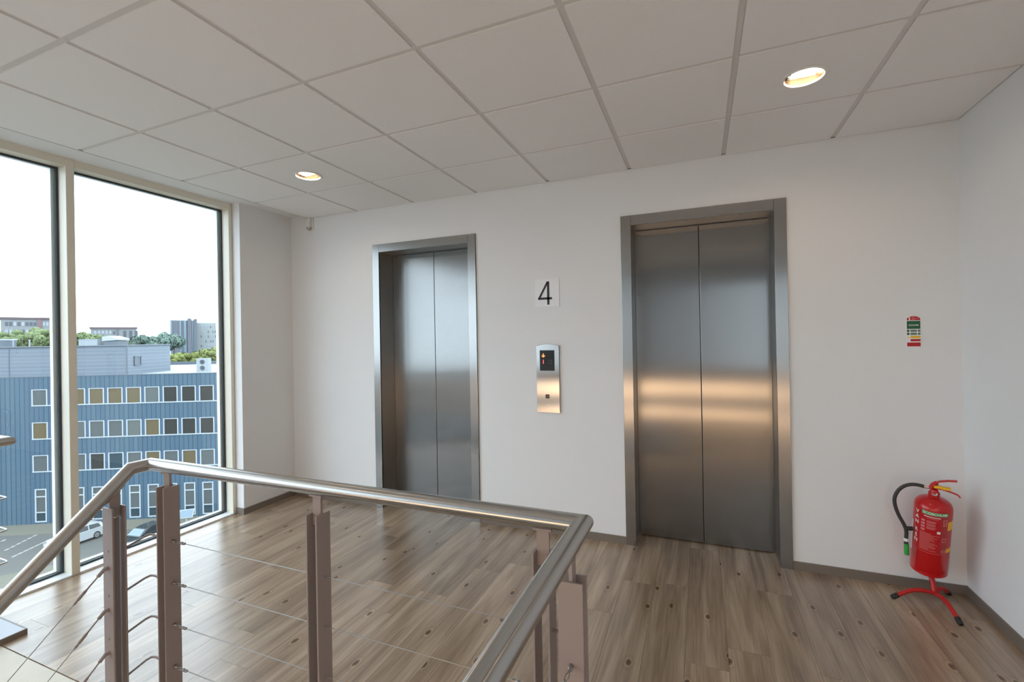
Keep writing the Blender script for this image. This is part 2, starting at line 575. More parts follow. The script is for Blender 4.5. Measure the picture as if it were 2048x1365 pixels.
# ---- floor: screed, planks laid towards the lifts
fl = MB()
fl.box(-1.05, 4.45, EDGE, 0.5, -0.30, -0.012)
fl.box(2.62, 4.45, YB, EDGE, -0.30, -0.012)
floor = tag(fl.build('floor', 'slab'), 'grey-brown pine plank vinyl floor', kind='structure')
PWID = 0.1825
xcol = XW
rnd = random.Random(11)
while xcol < XR - 0.005:
    x1 = min(xcol + PWID, XR)
    lo = EDGE if x1 < 2.62 else YB
    y = 0.30 - rnd.random() * 1.2 + 1.2
    if xcol < 2.62 < x1:
        lo = EDGE
    while y > lo:
        y0 = max(y - 1.22, lo)
        yt = min(y, 0.30)
        if yt - y0 > 0.02 and y0 < 0.29:
            g = 0.0005
            cxp, cyp = (xcol + x1) / 2, (yt + y0) / 2
            mb = box(xcol + g - cxp, x1 - g - cxp, y0 + g - cyp, yt - g - cyp, -0.012, 0.0)
            mb.build('plank', 'wood', floor, loc=(cxp, cyp, 0))
        y -= 1.22
    xcol = x1
# narrow strip of plank between the P2 edging and the first full column of the passage
# ---- ceiling: slab, tiles and the lay-in grid
ceil = tag(box(-0.594, XR, YB, 0.0, 2.700, 2.74).build('ceiling', 'plenum'), 'suspended ceiling of square white tiles', kind='structure')
xl = [-0.594] + [0.6 * i for i in range(0, 7)] + [XR]
yl = [0.0] + [-0.575 - 0.6 * j for j in range(0, 8)] + [YB]
LIGHTS = [(0.3, -0.875), (3.3, -0.875), (0.3, -3.275), (3.3, -3.275)]
GAP = 0.013
tile_mesh = {}
for i in range(len(xl) - 1):
    for j in range(len(yl) - 1):
        ax, bx_ = xl[i] + (GAP if i else 0.010), xl[i + 1] - (GAP if i < len(xl) - 2 else 0.006)
        by, ay = yl[j] - (GAP if j else 0.006), yl[j + 1] + (GAP if j < len(yl) - 2 else 0.006)
        cx, cy = (ax + bx_) / 2, (ay + by) / 2
        hole = any(xl[i] < l[0] < xl[i + 1] and yl[j + 1] < l[1] < yl[j] for l in LIGHTS)
        key = (round(bx_ - ax, 4), round(by - ay, 4), hole)
        if key not in tile_mesh:
            hx, hy = (bx_ - ax) / 2, (by - ay) / 2
            if not hole:
                mb = box(-hx, hx, -hy, hy, 0.0, 0.018)
            else:                     # square tile with a round cut-out for the downlight
                mb = MB()
                n = 48
                R_ = 0.083
                sq = []
                ci = []
                for k in range(n):
                    a = 2 * PI * k / n
                    c_, s_ = math.cos(a), math.sin(a)
                    t = min(hx / abs(c_) if abs(c_) > 1e-6 else 9, hy / abs(s_) if abs(s_) > 1e-6 else 9)
                    sq.append((c_ * t, s_ * t)); ci.append((c_ * R_, s_ * R_))
                vs = [(p[0], p[1], z) for z in (0.0, 0.018) for ring in (sq, ci) for p in ring]
                fs = []
                for k in range(n):
                    q = (k + 1) % n
                    fs += [(k, n + k, n + q, q), (2 * n + k, 2 * n + q, 3 * n + q, 3 * n + k),
                           (k, q, 2 * n + q, 2 * n + k), (n + k, 3 * n + k, 3 * n + q, n + q)]
                mb.add(vs, fs)
            me = mb.mesh('ceiling_tile')
            me.materials.append(M['tile'])
            tile_mesh[key] = me
        o = bpy.data.objects.new('ceiling_tile', tile_mesh[key])
        COL.objects.link(o)
        o.parent = ceil
        o.location = (cx, cy, H)
for x in xl[1:-1]:
    box(x - 0.0125, x + 0.0125, YB + 0.004, -0.004, H + 0.006, 2.70).build('grid_runner', 'tbar', ceil)
for y in yl[1:-1]:
    for i in range(len(xl) - 1):
        box(xl[i] + 0.0127, xl[i + 1] - 0.0127, y - 0.0125, y + 0.0125, H + 0.0065, 2.70).build('grid_cross_bar', 'tbar', ceil)
# edge angles
box(-0.594, -0.586, YB, 0.0, H - 0.002, 2.70).build('edge_angle', 'tbar', ceil)
box(XR - 0.018, XR, YB, 0.0, H + 0.006, 2.70).build('edge_angle', 'tbar', ceil)
box(-0.58, XR - 0.02, -0.018, 0.0, H + 0.006, 2.70).build('edge_angle', 'tbar', ceil)
# plain soffit over the glazing
tag(box(-1.05, -0.600, YB, 0.0, 2.690, 2.78).build('trim_1', 'plaster'), 'plain white soffit strip above the glazing', kind='structure')

# ---- glazing: full height panes between slim cream mullions
WIN = [(-1.660, -0.585), (-2.96, -1.705), (-4.855, -3.005)]
for n, (a, b) in enumerate(WIN, 1):
    w_ = tag(empty('window_%d' % n, (-0.95, (a + b) / 2, 0)), 'full-height glazing in slim cream frame', kind='structure')
    og = (-0.95, (a + b) / 2, 0)
    # mullion on the left hand side, frame rails around the pane
    ml = box(-1.02, -0.90, a - 0.045, a, 0.0, 2.69)
    bev(ml.build('mullion', 'frame', w_, og), 0.003)
    if n == 1:
        bev(box(-1.02, -0.905, b, b + 0.030, 0.0, 2.69).build('jamb', 'frame', w_, og), 0.003)
    box(-1.02, -0.898, a, b, 0.0, 0.012).build('sill_rail', 'alu', w_, og)
    box(-1.02, -0.905, a, b, 2.640, 2.69).build('head_rail', 'frame', w_, og)
    gk = MB()
    gk.box(-1.002, -0.988, a, a + 0.014, 0.012, 2.640).box(-1.002, -0.988, b - 0.014, b, 0.012, 2.640)
    gk.box(-1.002, -0.988, a + 0.014, b - 0.014, 0.012, 0.024).box(-1.002, -0.988, a + 0.014, b - 0.014, 2.628, 2.640)
    gk.build('gasket', 'gasket', w_, og)
    ou = MB()
    ou.box(-1.045, -1.012, a, a + 0.030, 0.0, 2.66).box(-1.045, -1.012, b - 0.030, b, 0.0, 2.66)
    ou.box(-1.045, -1.012, a + 0.03, b - 0.03, 0.0, 0.030).box(-1.045, -1.012, a + 0.03, b - 0.03, 2.632, 2.66)
    ou.build('outer_frame', 'alu', w_, og)
    box(-1.010, -1.004, a, b, 0.010, 2.65).build('pane', 'glass', w_, og)
# windows in the wall behind the photographer
for n, (a, b) in enumerate(FWS, 4):
    og = ((a + b) / 2, YB - 0.1, FZ0)
    w_ = tag(empty('window_%d' % n, og), 'window in the wall across the stairwell', kind='structure')
    fr = MB()
    fr.box(a, a + 0.05, YB - 0.15, YB - 0.05, FZ0, FZ1).box(b - 0.05, b, YB - 0.15, YB - 0.05, FZ0, FZ1)
    fr.box(a + 0.05, b - 0.05, YB - 0.15, YB - 0.05, FZ0, FZ0 + 0.05).box(a + 0.05, b - 0.05, YB - 0.15, YB - 0.05, FZ1 - 0.05, FZ1)
    fr.build('window_frame', 'frame', w_, og)
    box(a + 0.05, b - 0.05, YB - 0.105, YB - 0.098, FZ0 + 0.05, FZ1 - 0.05).build('pane', 'glass', w_, og)

# ---- stairwell
edg = MB()
edg.box(0.74, 2.62, -2.39, EDGE, -0.30, 0.0).box(2.46, 2.62, YB, -2.39, -0.30, 0.0)
tag(edg.build('trim_2', 'stone'), 'pale stone edging round the stair opening', kind='structure')
pit = MB()
pit.box(-1.05, 4.45, -2.34, EDGE - 0.005, -3.8, -0.305).box(2.50, 2.62, YB, -2.34, -3.8, -0.305)
pit.box(-1.05, -0.92, YB, EDGE, -3.8, -0.001).box(-1.05, -0.92, EDGE, 0.3, -0.3, -0.013)
tag(pit.build('wall_stairwell', 'plaster'), 'white sides of the stair opening', kind='structure')
tag(box(-0.92, 2.50, YB, -2.34, -2.40, -2.28).build('floor_lower', 'stone'), 'pale floor of the storey below', kind='structure')
st = tag(empty('stair_flight', (0.18, -2.3, -2.28)), 'pale beige stone stair going down beside the glazing', 'stairs')
og = (0.18, -2.3, -2.28)
bev(box(-0.385, 0.735, -2.40, EDGE - 0.002, -0.06, -0.001).build('top_tread', 'stone', st, og), 0.003)
for k in range(1, 12):
    y1_ = -2.40 - 0.205 * (k - 1)
    bev(box(-0.385, 0.735, y1_ - 0.225, y1_, -0.19 * k - 0.05, -0.19 * k).build('tread', 'stone', st, og), 0.003)
    box(-0.385, 0.735, y1_ - 0.012, y1_, -0.19 * k, -0.19 * (k - 1) - 0.06).build('riser', 'stone', st, og)
# low plinth along the glazing beside the stair, dark edging strip
tag(box(-0.895, -0.394, YB, -2.126, 0.0, 0.026).build('trim_3', 'plinth'), 'low white plinth beside the stair', kind='structure')
tag(box(-0.394, -0.388, YB, -2.120, 0.0, 0.027).box(-0.895, -0.394, -2.126, -2.120, 0.0, 0.027).build('baseboard_plinth', 'skirt'), kind='structure')


# ================================================================== LIFT DOORS
def lift(idx, x0, x1, label):
    d = tag(empty('door_%d' % idx, ((x0 + x1) / 2, 0, 0)), label, kind='structure')
    og = ((x0 + x1) / 2, 0, 0)
    P = -0.012
    for side, (a, b) in (('l', (x0, x0 + JW)), ('r', (x1 - JW, x1))):
        f = box(a, b, P, 0.0, 0.0, DH)
        bev(f.build('jamb', 'steel_frame', d, og), 0.0015)
        if side == 'l':
            box(b - 0.008, b, 0.0, DOORY + 0.03, 0.0, DH - JW).build('reveal', 'steel_reveal', d, og)
        else:
            box(a, a + 0.008, 0.0, DOORY + 0.03, 0.0, DH - JW).build('reveal', 'steel_reveal', d, og)
    bev(box(x0 + JW + 0.0008, x1 - JW - 0.0008, P, 0.0, DH - JW, DH).build('header', 'steel_frame', d, og), 0.0015)
    box(x0 + JW, x1 - JW, 0.0, DOORY + 0.03, DH - JW, DH - JW + 0.008).build('header_soffit', 'steel_reveal', d, og)
    ia, ib = x0 + JW + 0.001, x1 - JW - 0.001
    xm = (ia + ib) / 2
    for (a, b) in ((ia, xm - 0.002), (xm + 0.002, ib)):
        bev(box(a, b, DOORY, DOORY + 0.03, 0.006, DH - JW - 0.004).build('door_leaf', 'steel_door', d, og), 0.0015)
    box(ia, ib, DOORY + 0.031, DOORY + 0.04, 0.0, DH - JW).build('shaft_seal', 'dark_gap', d, og)
    return d


lift(1, DOORS[0][0], DOORS[0][1], 'brushed steel lift door nearer the glazing')
lift(2, DOORS[1][0], DOORS[1][1], 'brushed steel lift door nearer the fire extinguisher')

# ---- storey number on its white square
pl = tag(empty('floor_number_sign', (1.774, 0, 1.712)), 'white square wall sign with black number 4', 'sign')
og = (1.774, 0, 1.712)
bev(box(1.679, 1.869, -0.004, 0.0, 1.712, 1.924).build('plate', 'whitesheet', pl, og), 0.0008)


def PX4(px, py):
    return (1.679 + (px - 1070) / 258.0, -0.0042, 1.924 - (py - 560) / 250.0)


num = MB()
dd = (0, -0.0008, 0)
num.prism([PX4(1094.8, 609), PX4(1099.4, 609), PX4(1099.4, 565), PX4(1094.8, 565)], dd)
num.prism([PX4(1076, 599.2), PX4(1104.6, 599.2), PX4(1104.6, 595), PX4(1076, 595)], dd)
num.prism([PX4(1076, 597), PX4(1080.8, 597), PX4(1098.6, 565.0), PX4(1094.4, 565.0)], dd)
num.build('numeral', 'black', pl, og)

# ---- call panel
cp = tag(empty('lift_call_panel', (1.772, 0, 0.909)), 'upright steel lift call panel with dark display between the lifts', 'call panel')
og = (1.772, 0, 0.909)
xa, xb, za, zb = 1.683, 1.862, 0.911, 1.416
pts = [(xa, -0.014, za), (xb, -0.014, za), (xb, -0.014, zb)]
for k in range(1, 10):
    t = k / 10.0
    pts.append((xb + (xa - xb) * t, -0.014, zb + 0.014 * math.sin(PI * t)))
pts.append((xa, -0.014, zb))
bev(MB().prism(pts, (0, 0.014, 0)).build('face_plate', 'steel_panel', cp, og), 0.0012)
bev(box(1.711, 1.827, -0.0152, -0.014, 1.228, 1.383).build('display', 'blackgloss', cp, og), 0.0004)


def arrow_down(cx, cz, s):
    m_ = MB()
    m_.prism([(cx - 0.10 * s, -0.0155, cz + 0.5 * s), (cx - 0.10 * s, -0.0155, cz - 0.25 * s), (cx + 0.10 * s, -0.0155, cz - 0.25 * s), (cx + 0.10 * s, -0.0155, cz + 0.5 * s)], (0, -0.0004, 0))
    for sg in (-1, 1):
        m_.prism([(cx, -0.0155, cz - 0.5 * s), (cx, -0.0155, cz - 0.26 * s), (cx + sg * 0.34 * s, -0.0155, cz + 0.06 * s), (cx + sg * 0.46 * s, -0.0155, cz - 0.06 * s)][::sg], (0, -0.0004, 0))
    return m_


arrow_down(1.740, 1.343, 0.030).build('lit_arrow', 'orange_led', cp, og)
ring = MB()
for k in range(20):
    a0, a1 = 2 * PI * k / 20, 2 * PI * (k + 1) / 20
    ring.add([(1.740 + r * math.cos(a), -0.0154, 1.343 + 1.15 * r * math.sin(a)) for a in (a0, a1) for r in (0.0165, 0.0178)], [(0, 1, 3, 2)])
ring.build('arrow_ring', 'dim_led', cp, og)
box(1.7365, 1.7425, -0.0158, -0.0153, 1.281, 1.312).build('lit_bar', 'red_led', cp, og)
dm = MB()
dm.box(1.782, 1.808, -0.0155, -0.0152, 1.283, 1.287).box(1.782, 1.808, -0.0155, -0.0152, 1.306, 1.310)
dm.box(1.782, 1.786, -0.0155, -0.0152, 1.287, 1.306).box(1.804, 1.808, -0.0155, -0.0152, 1.287, 1.306)
dm.build('unlit_symbol', 'dim_led', cp, og)
bt = bev(box(1.752, 1.782, -0.0165, -0.014, 1.019, 1.049).build('button', 'blackgloss', cp, og), 0.0015)
box(1.762, 1.772, -0.0170, -0.0165, 1.030, 1.038).build('button_mark', 'greyplastic', cp, og)
MB().lathe([(0.007, 0.0), (0.007, 0.002), (0.004, 0.0025)], (1.767, -0.014, 0.963), (0, -1, 0), 16).build('key_switch', 'chrome', cp, og, True)
box(1.7655, 1.7685, -0.0172, -0.0163, 0.959, 0.967).build('key_slot', 'black', cp, og)

# ---- movement sensor under the ceiling by the pier
sn = tag(empty('motion_sensor', (-0.555, 0, 2.53)), 'small white wall sensor high beside the glazing', 'sensor')
og = (-0.555, 0, 2.53)
hp = []
for (z_, y_) in ((2.652, 0.0), (2.652, -0.028), (2.600, -0.045), (2.560, -0.048), (2.556, 0.0)):
    hp.append((-0.588, y_, z_))
bev(MB().prism(hp, (0.050, 0, 0)).build('housing', 'white', sn, og), 0.006, 3)
MB().lathe([(0.003, -0.022), (0.016, -0.016), (0.023, 0.0), (0.023, 0.010)], (-0.560, -0.026, 2.554), (0, 0, 1), 20).build('lens', 'sensorgrey', sn, og, True)
box(-0.530, -0.523, -0.022, 0.0, 2.545, 2.653).build('cable_duct', 'white', sn, og)

# ---- pictogram sign above the extinguisher
sg = tag(empty('extinguisher_sign', (3.974, 0, 1.385)), 'small arched red and green extinguisher sign reading SCHUIM', 'sign')
og = (3.974, 0, 1.385)
sx0, sx1, sz0, sz1 = 3.9405, 4.0075, 1.385, 1.569


def SP(u, v, y=-0.0035):     # u across 0..1, v up 0..1
    return (sx0 + (sx1 - sx0) * u, y, sz0 + (sz1 - sz0) * v)


arch = [(0, 0), (1, 0), (1, 0.88)] + [(0.5 + 0.5 * math.cos(PI * k / 12), 0.88 + 0.12 * math.sin(PI * k / 12)) for k in range(1, 12)] + [(0, 0.88)]
MB().prism([SP(u, v, -0.003) for u, v in arch], (0, 0.003, 0)).build('backing', 'whitesheet', sg, og)


def sgr(name, u0, u1, v0, v1, m_, y=-0.0035):
    MB().prism([SP(u0, v0, y), SP(u1, v0, y), SP(u1, v1, y), SP(u0, v1, y)], (0, 0.0004, 0)).build(name, m_, sg, og)


top = [(0.04, 0.845), (0.96, 0.845), (0.96, 0.875)] + [(0.5 + 0.46 * math.cos(PI * k / 12), 0.875 + 0.10 * math.sin(PI * k / 12)) for k in range(1, 12)] + [(0.04, 0.875)]
MB().prism([SP(u, v) for u, v in top], (0, 0.0004, 0)).build('red_cap', 'redlabel', sg, og)
sgr('white_pictogram', 0.18, 0.27, 0.855, 0.945, 'ink', -0.0038)
for (a, b, c) in ((0.38, 0.55, 0.940), (0.38, 0.86, 0.905), (0.38, 0.58, 0.870)):
    sgr('print_line', a, b, c - 0.008, c + 0.008, 'pinkink', -0.0038)
sgr('green_field', 0.04, 0.96, 0.575, 0.825, 'greendark')
vs, fs = text_mesh('SCHUIM', 0.0125)
tm = MB().add([(3.974 + v.x, -0.0038, 1.385 + 0.69 * 0.184 + v.y) for v in vs], fs)
tm.build('lettering', 'ink', sg, og)
for r_ in (0.515, 0.42):
    sgr('pictogram_row', 0.04, 0.21, r_ - 0.035, r_ + 0.035, 'greendark')
    sgr('pictogram_row', 0.28, 0.72, r_ - 0.035, r_ + 0.035, 'greyink')
    sgr('pictogram_row', 0.78, 0.96, r_ - 0.035, r_ + 0.035, 'greyink')
sgr('yellow_bar', 0.28, 0.96, 0.285, 0.355, 'yellow')
MB().prism([SP(0.06, 0.29), SP(0.20, 0.29), SP(0.13, 0.35)], (0, 0.0004, 0)).build('warning_triangle', 'yellow', sg, og)
sgr('red_bar', 0.28, 0.96, 0.185, 0.255, 'redlabel')
sgr('red_field', 0.04, 0.96, 0.025, 0.15, 'redlabel')


# ================================================================== DOWNLIGHTS
def downlight(x, y, label):
    t = tag(empty('ceiling_downlight', (x, y, H)), label, 'downlight', 'recessed ceiling downlights')
    og = (x, y, H)
    MB().lathe([(0.079, 0.004), (0.094, 0.0), (0.097, -0.004), (0.094, -0.007), (0.080, -0.006), (0.077, 0.004)], og, (0, 0, 1), 48, False).build('trim_ring', 'lampwhite', t, og, True)
    MB().lathe([(0.077, 0.002), (0.074, 0.012), (0.068, 0.030), (0.052, 0.043), (0.001, 0.0435)], og, (0, 0, 1), 40, False).build('reflector', 'reflector', t, og, True)
    for s in (-1, 1):
        p = [Vector((x - 0.050, y + s * 0.020, H + 0.020)), Vector((x + 0.045, y + s * 0.020, H + 0.020))]
        q = [Vector((0, -0.009, 0)), Vector((0, 0.009, 0))]
        MB().tube([p[0] + q[0], p[1] + q[0], p[1] + q[1], p[0] + q[1]], 0.0062, 8).build('lamp_tube', 'tube', t, og, True)
        box(x - 0.062, x - 0.051, y + s * 0.020 - 0.015, y + s * 0.020 + 0.015, H + 0.012, H + 0.028).build('lamp_holder', 'lampwhite', t, og)
    return t


DL = ['round recessed downlight glowing near the glazing', 'round recessed downlight glowing before the extinguisher corner',
      'round recessed downlight above the descending stair', 'round recessed downlight above the passage by the right wall']
for k, (x, y) in enumerate(LIGHTS):
    downlight(x, y, DL[k])

# linear warm wall lamps on the wall across the stairwell; the lift doors mirror them
for k, (z0, z1) in enumerate(((0.42, 0.68), (0.03, 0.23))):
    t = tag(empty('linear_wall_lamp', (1.1, YB, z0)), ('upper' if k == 0 else 'lower') + ' of two long warm lamps under the window across the stairwell', 'wall lamp', 'linear lamps across the stairwell')
    og = (1.1, YB, z0)
    bev(box(0.1, 4.05, YB, YB + 0.035, z0, z1).build('housing', 'lampwhite', t, og), 0.004)
    box(0.12, 4.03, YB + 0.035, YB + 0.045, z0 + 0.02, z1 - 0.02).build('diffuser', 'band', t, og)

# ================================================================== RAILINGS
RZ, RR = 1.0, 0.0242
YRL = -2.210
X1, X2 = 0.800, 2.553
LV = [0.712, 0.549, 0.387, 0.225, 0.062]
SLOPE = 0.890
rl = tag(empty('stair_railing', (1.68, YRL, 0)), 'stainless handrail on taupe twin-plate posts with steel cables round the stairwell', 'railing')
og = (1.68, YRL, 0)
bend = (X1, -2.280, RZ)
yend = -4.40
hr = MB().tube([(X1, yend, RZ - SLOPE * (bend[1] - yend)), bend, (X1, YRL, RZ), (X2, YRL, RZ), (X2, -4.85, RZ)], RR, 40).build('handrail', 'rail', rl, og, True)
hr.data.materials.append(M['rail_y'])
hr.data.materials.append(M['rail_s'])
for i, p in enumerate(hr.data.polygons):
    p.material_index = (2, 1, 0, 1)[min(i // 40, 3)]


def post(x, y, axis, ztop, zbase=0.0, railz=RZ, filler=False, cables=True, parent=None, orig=None):
    """two flat plates facing along the rail, a tongue between them carrying the saddle"""
    par = empty('post', (0, 0, 0))
    par.parent = parent
    par.location = Vector((x, y, zbase)) - Vector(orig)
    po = (x, y, zbase)
    hw, sp, th, tw = 0.030, 0.0175, 0.006, 0.0045

    def bx2(a0, a1, c0, c1, z0, z1):           # a along the rail, c across
        if axis == 'x':
            return box(x + a0, x + a1, y + c0, y + c1, z0, z1)
        return box(x + c0, x + c1, y + a0, y + a1, z0, z1)
    for s in (-1, 1):
        a = sorted((s * sp, s * (sp + th)))
        pm = bx2(a[0], a[1], -hw, hw, zbase + 0.0085, ztop)
        bev(pm.build('plate', 'post', par, po), 0.001)
        for z in LV:
            if zbase == 0.0 and z < ztop - 0.05:
                cdir = (s, 0, 0) if axis == 'x' else (0, s, 0)
                base = Vector((x, y, z)) + Vector(cdir) * (sp + th)
                MB().lathe([(0.0055, 0.0), (0.0055, 0.0015), (0.003, 0.002)], base, cdir, 12).build('grommet', 'cable', par, po, True)
    bev(bx2(-0.0172, 0.0172, -tw, tw, ztop - 0.040, railz - RR - 0.0045).build('tongue', 'post', par, po), 0.0008)
    if axis == 'x' or railz == RZ:
        bev(bx2(-0.026, 0.026, -0.011, 0.011, railz - RR - 0.0045, railz - RR + 0.0015).build('saddle', 'post', par, po), 0.001)
    else:
        dz = SLOPE * 0.030
        MB().prism([(x - 0.011, y - 0.030, railz - RR * 1.33 - 0.006 - dz), (x - 0.011, y + 0.030, railz - RR * 1.33 - 0.006 + dz),
                    (x - 0.011, y + 0.030, railz - RR * 1.33 + 0.001 + dz), (x - 0.011, y - 0.030, railz - RR * 1.33 + 0.001 - dz)], (0.022, 0, 0)).build('saddle', 'post', par, po)
    if filler:
        bx2(-0.0165, 0.0135, -0.0035, 0.0035, zbase + 0.0085, ztop - 0.043).build('filler_plate', 'post', par, po)
    bev(bx2(-0.045, 0.045, -0.045, 0.045, zbase, zbase + 0.008).build('base_plate', 'post', par, po), 0.001)
    return par


PM, PA, PB = 1.672, 0.907, 2.448
post(PM, YRL, 'x', 0.917, parent=rl, orig=og)
post(PA, YRL, 'x', 0.924, parent=rl, orig=og)
post(PB, YRL, 'x', 0.917, parent=rl, orig=og)
YP2 = -2.300
post(X2 - 0.004, YP2, 'y', 0.905, parent=rl, orig=og)
for yy in (-3.50, -4.70):
    post(X2 - 0.004, yy, 'y', 0.905, parent=rl, orig=og)
YD = -2.332
post(X1 - 0.006, YD, 'y', 0.872, railz=RZ - SLOPE * (-2.28 - YD), filler=True, parent=rl, orig=og)


def fitting(p, d, parent, orig):
    """stud, open fork and clamp at a cable end; p on the plate, d unit direction"""
    p = Vector(p)
    d = Vector(d).normalized()
    sd = d.cross(Vector((0, 0, 1))).normalized()
    f = MB()
    f.lathe([(0.0062, 0.0), (0.0058, 0.012), (0.0030, 0.016), (0.0030, 0.022)], p, d, 14)
    for s in (-1, 1):
        f.tube([p + d * 0.018, p + d * 0.032 + sd * s * 0.0042, p + d * 0.044 + sd * s * 0.0042, p + d * 0.058], 0.0011, 6)
    f.lathe([(0.002, 0.050), (0.0052, 0.053), (0.0056, 0.058), (0.0038, 0.062), (0.0054, 0.066), (0.0050, 0.072), (0.002, 0.075)], p, d, 14)
    f.build('cable_fitting', 'cable', parent, orig, True)


for z in LV:
    # straight run between the two corner posts, through the middle post
    a = Vector((PA + 0.0235, YRL, z))
    b = Vector((PB - 0.0235, YRL, z))
    fitting(a, (1, 0, 0), rl, og)
    fitting(b, (-1, 0, 0), rl, og)
    MB().tube([a + Vector((0.07, 0, 0)), b - Vector((0.07, 0, 0))], 0.0015, 8).build('cable', 'cable', rl, og, True)
    # run towards the photographer
    a = Vector((X2 - 0.004, YP2 - 0.0235, z))
    b = Vector((X2 - 0.004, -4.70 + 0.0235, z))
    fitting(a, (0, -1, 0), rl, og)
    MB().tube([a + Vector((0, -0.07, 0)), b], 0.0015, 8).build('cable', 'cable', rl, og, True)
    # bent rods that carry the runs round the corners
    xa_, ya_ = X1 - 0.004, YD + 0.0235
    MB().tube([(xa_, ya_, z - 0.012), (xa_, YRL - 0.022, z + 0.006), (xa_ + 0.006, YRL - 0.006, z + 0.009), (xa_ + 0.022, YRL, z + 0.008), (PA - 0.0235, YRL, z + 0.002)], 0.0042, 10).build('corner_rod', 'post', rl, og, True)
    MB().tube([(PB + 0.0235, YRL, z), (PB + 0.040, YRL, z), (X2 - 0.016, YRL - 0.022, z), (X2 - 0.004, YRL - 0.036, z), (X2 - 0.004, YP2 + 0.0235, z)], 0.0042, 10).build('corner_rod', 'post', rl, og, True)
# sloping cables beside the stair
dn = Vector((0, -1, -SLOPE)).normalized()
for z in (0.650, 0.496, 0.337, 0.178):
    p = Vector((X1 - 0.006, YD - 0.0235, z))
    f = MB()
    f.lathe([(0.0085, 0.0), (0.0070, 0.006), (0.0060, 0.010)], p, (0, -1, 0), 14)
    f.lathe([(0.0066, 0.0), (0.0066, 0.030), (0.0026, 0.034)], p + Vector((0, -0.008, 0.004)), dn, 12)
    f.lathe([(0.0026, 0.034), (0.0030, 0.075), (0.0054, 0.085), (0.0054, 0.110), (0.0035, 0.116), (0.0052, 0.122), (0.002, 0.130)], p + Vector((0, -0.008, 0.004)), dn, 12)
    f.build('turnbuckle', 'post', rl, og, True)
    q = p + Vector((0, -0.008, 0.004)) + dn * 0.128
    MB().tube([q, q + dn * 2.2], 0.0015, 8).build('cable', 'cable', rl, og, True)

# second railing between the stair and the glazing
r2 = tag(empty('window_railing', (-0.40, -2.16, 0.026)), 'stainless corner railing on the low plinth between stair and glazing', 'railing')
og2 = (-0.40, -2.16, 0.026)
MB().tube([(-0.86, -2.172, RZ), (-0.425, -2.172, RZ), (-0.425, -4.85, RZ)], RR, 32).build('handrail', 'rail', r2, og2, True)
for (x, y, ax) in ((-0.425, -2.40, 'y'), (-0.425, -3.5, 'y'), (-0.425, -4.6, 'y'), (-0.76, -2.172, 'x')):
    post(x, y, ax, 0.905, zbase=0.026, parent=r2, orig=og2)
for z in LV[:4]:
    MB().tube([(-0.735, -2.172, z), (-0.452, -2.172, z), (-0.430, -2.178, z), (-0.425, -2.196, z), (-0.425, -2.374, z)], 0.0042, 10).build('corner_rod', 'rail', r2, og2, True)
    MB().tube([(-0.425, -2.424, z), (-0.425, -4.576, z)], 0.0015, 8).build('cable', 'cable', r2, og2, True)

# ================================================================== FIRE EXTINGUISHER ON ITS STAND
S0 = Vector((3.991, -0.165, 0.0))
stn = tag(empty('extinguisher_stand', S0), 'red three-legged floor stand under the fire extinguisher', 'stand')
EB = Vector((3.992, -0.080, 0.148))
EAX = Vector((-0.011, -0.228, 1.0)).normalized()
hub = S0 + Vector((0, 0.012, 0.055))
sup = EB - EAX * 0.008 + Vector((0, -0.026, -0.008))
MB().tube([hub - Vector((0, 0, 0.006)), (hub + sup) * 0.5 + Vector((0, -0.010, 0)), sup], 0.0125, 16).build('upright', 'redmatt', stn, S0, True)
MB().lathe([(0.045, -0.006), (0.048, -0.003), (0.048, 0.0)], EB - EAX * 0.001, EAX, 24).build('support_plate', 'redmatt', stn, S0, True)
for (fx, fy) in ((3.792, -0.188), (4.017, -0.366), (4.100, -0.030)):
    e = Vector((fx, fy, 0.013))
    d_ = (e - hub)
    d_.z = 0
    L_ = d_.length
    d_.normalize()
    path = [hub + Vector((0, 0, -0.004)), hub + d_ * L_ * 0.30 + Vector((0, 0, 0.006)), hub + d_ * L_ * 0.50 + Vector((0, 0, 0.002)), hub + d_ * L_ * 0.66 + Vector((0, 0, -0.010)), e - d_ * 0.018 + Vector((0, 0, 0.004))]
    MB().tube(path, 0.0105, 14).build('leg', 'redmatt', stn, S0, True)
    q = (path[-1] - path[-2]).normalized()
    a = path[-1] - q * 0.014
    MB().tube([a, a + q * 0.026, a + q * 0.036], 0.0128, 14, radii=[0.0125, 0.0128, 0.010]).build('foot_cap', 'rubber', stn, S0, True)

fe = tag(empty('fire_extinguisher', EB), 'red foam fire extinguisher with black hose and green nozzle', 'extinguisher')
ER, EH = 0.080, 0.424
prof = [(0.060, 0.004), (0.074, 0.0), (0.079, 0.004), (0.0795, 0.012), (0.0770, 0.020), (0.0785, 0.026), (0.080, 0.032), (0.080, 0.385),
        (0.0785, 0.400), (0.074, 0.413), (0.066, 0.423), (0.052, 0.433), (0.036, 0.440), (0.024, 0.444), (0.020, 0.446), (0.020, 0.462)]
MB().lathe(prof, EB, EAX, 64).build('cylinder', 'red', fe, EB, True)
EU = Vector((0, 1, 0)).cross(EAX).normalized()
EV = EAX.cross(EU)


def cyl(phi, h, r):
    a = math.radians(phi)
    return EB + EAX * h + (EU * math.cos(a) + EV * math.sin(a)) * r


PHI0 = -109.0


def patch(name, p0, p1, h0, h1, m_, r=ER + 0.0006, parent=None):
    n = max(2, int(abs(p1 - p0) / 4) + 1)
    vs, fs = [], []
    for k in range(n + 1):
        p = PHI0 + p0 + (p1 - p0) * k / n
        vs += [cyl(p, h0, r), cyl(p, h1, r)]
    for k in range(n):
        fs.append((2 * k, 2 * k + 2, 2 * k + 3, 2 * k + 1))
    return MB().add(vs, fs).build(name, m_, parent or fe, EB)


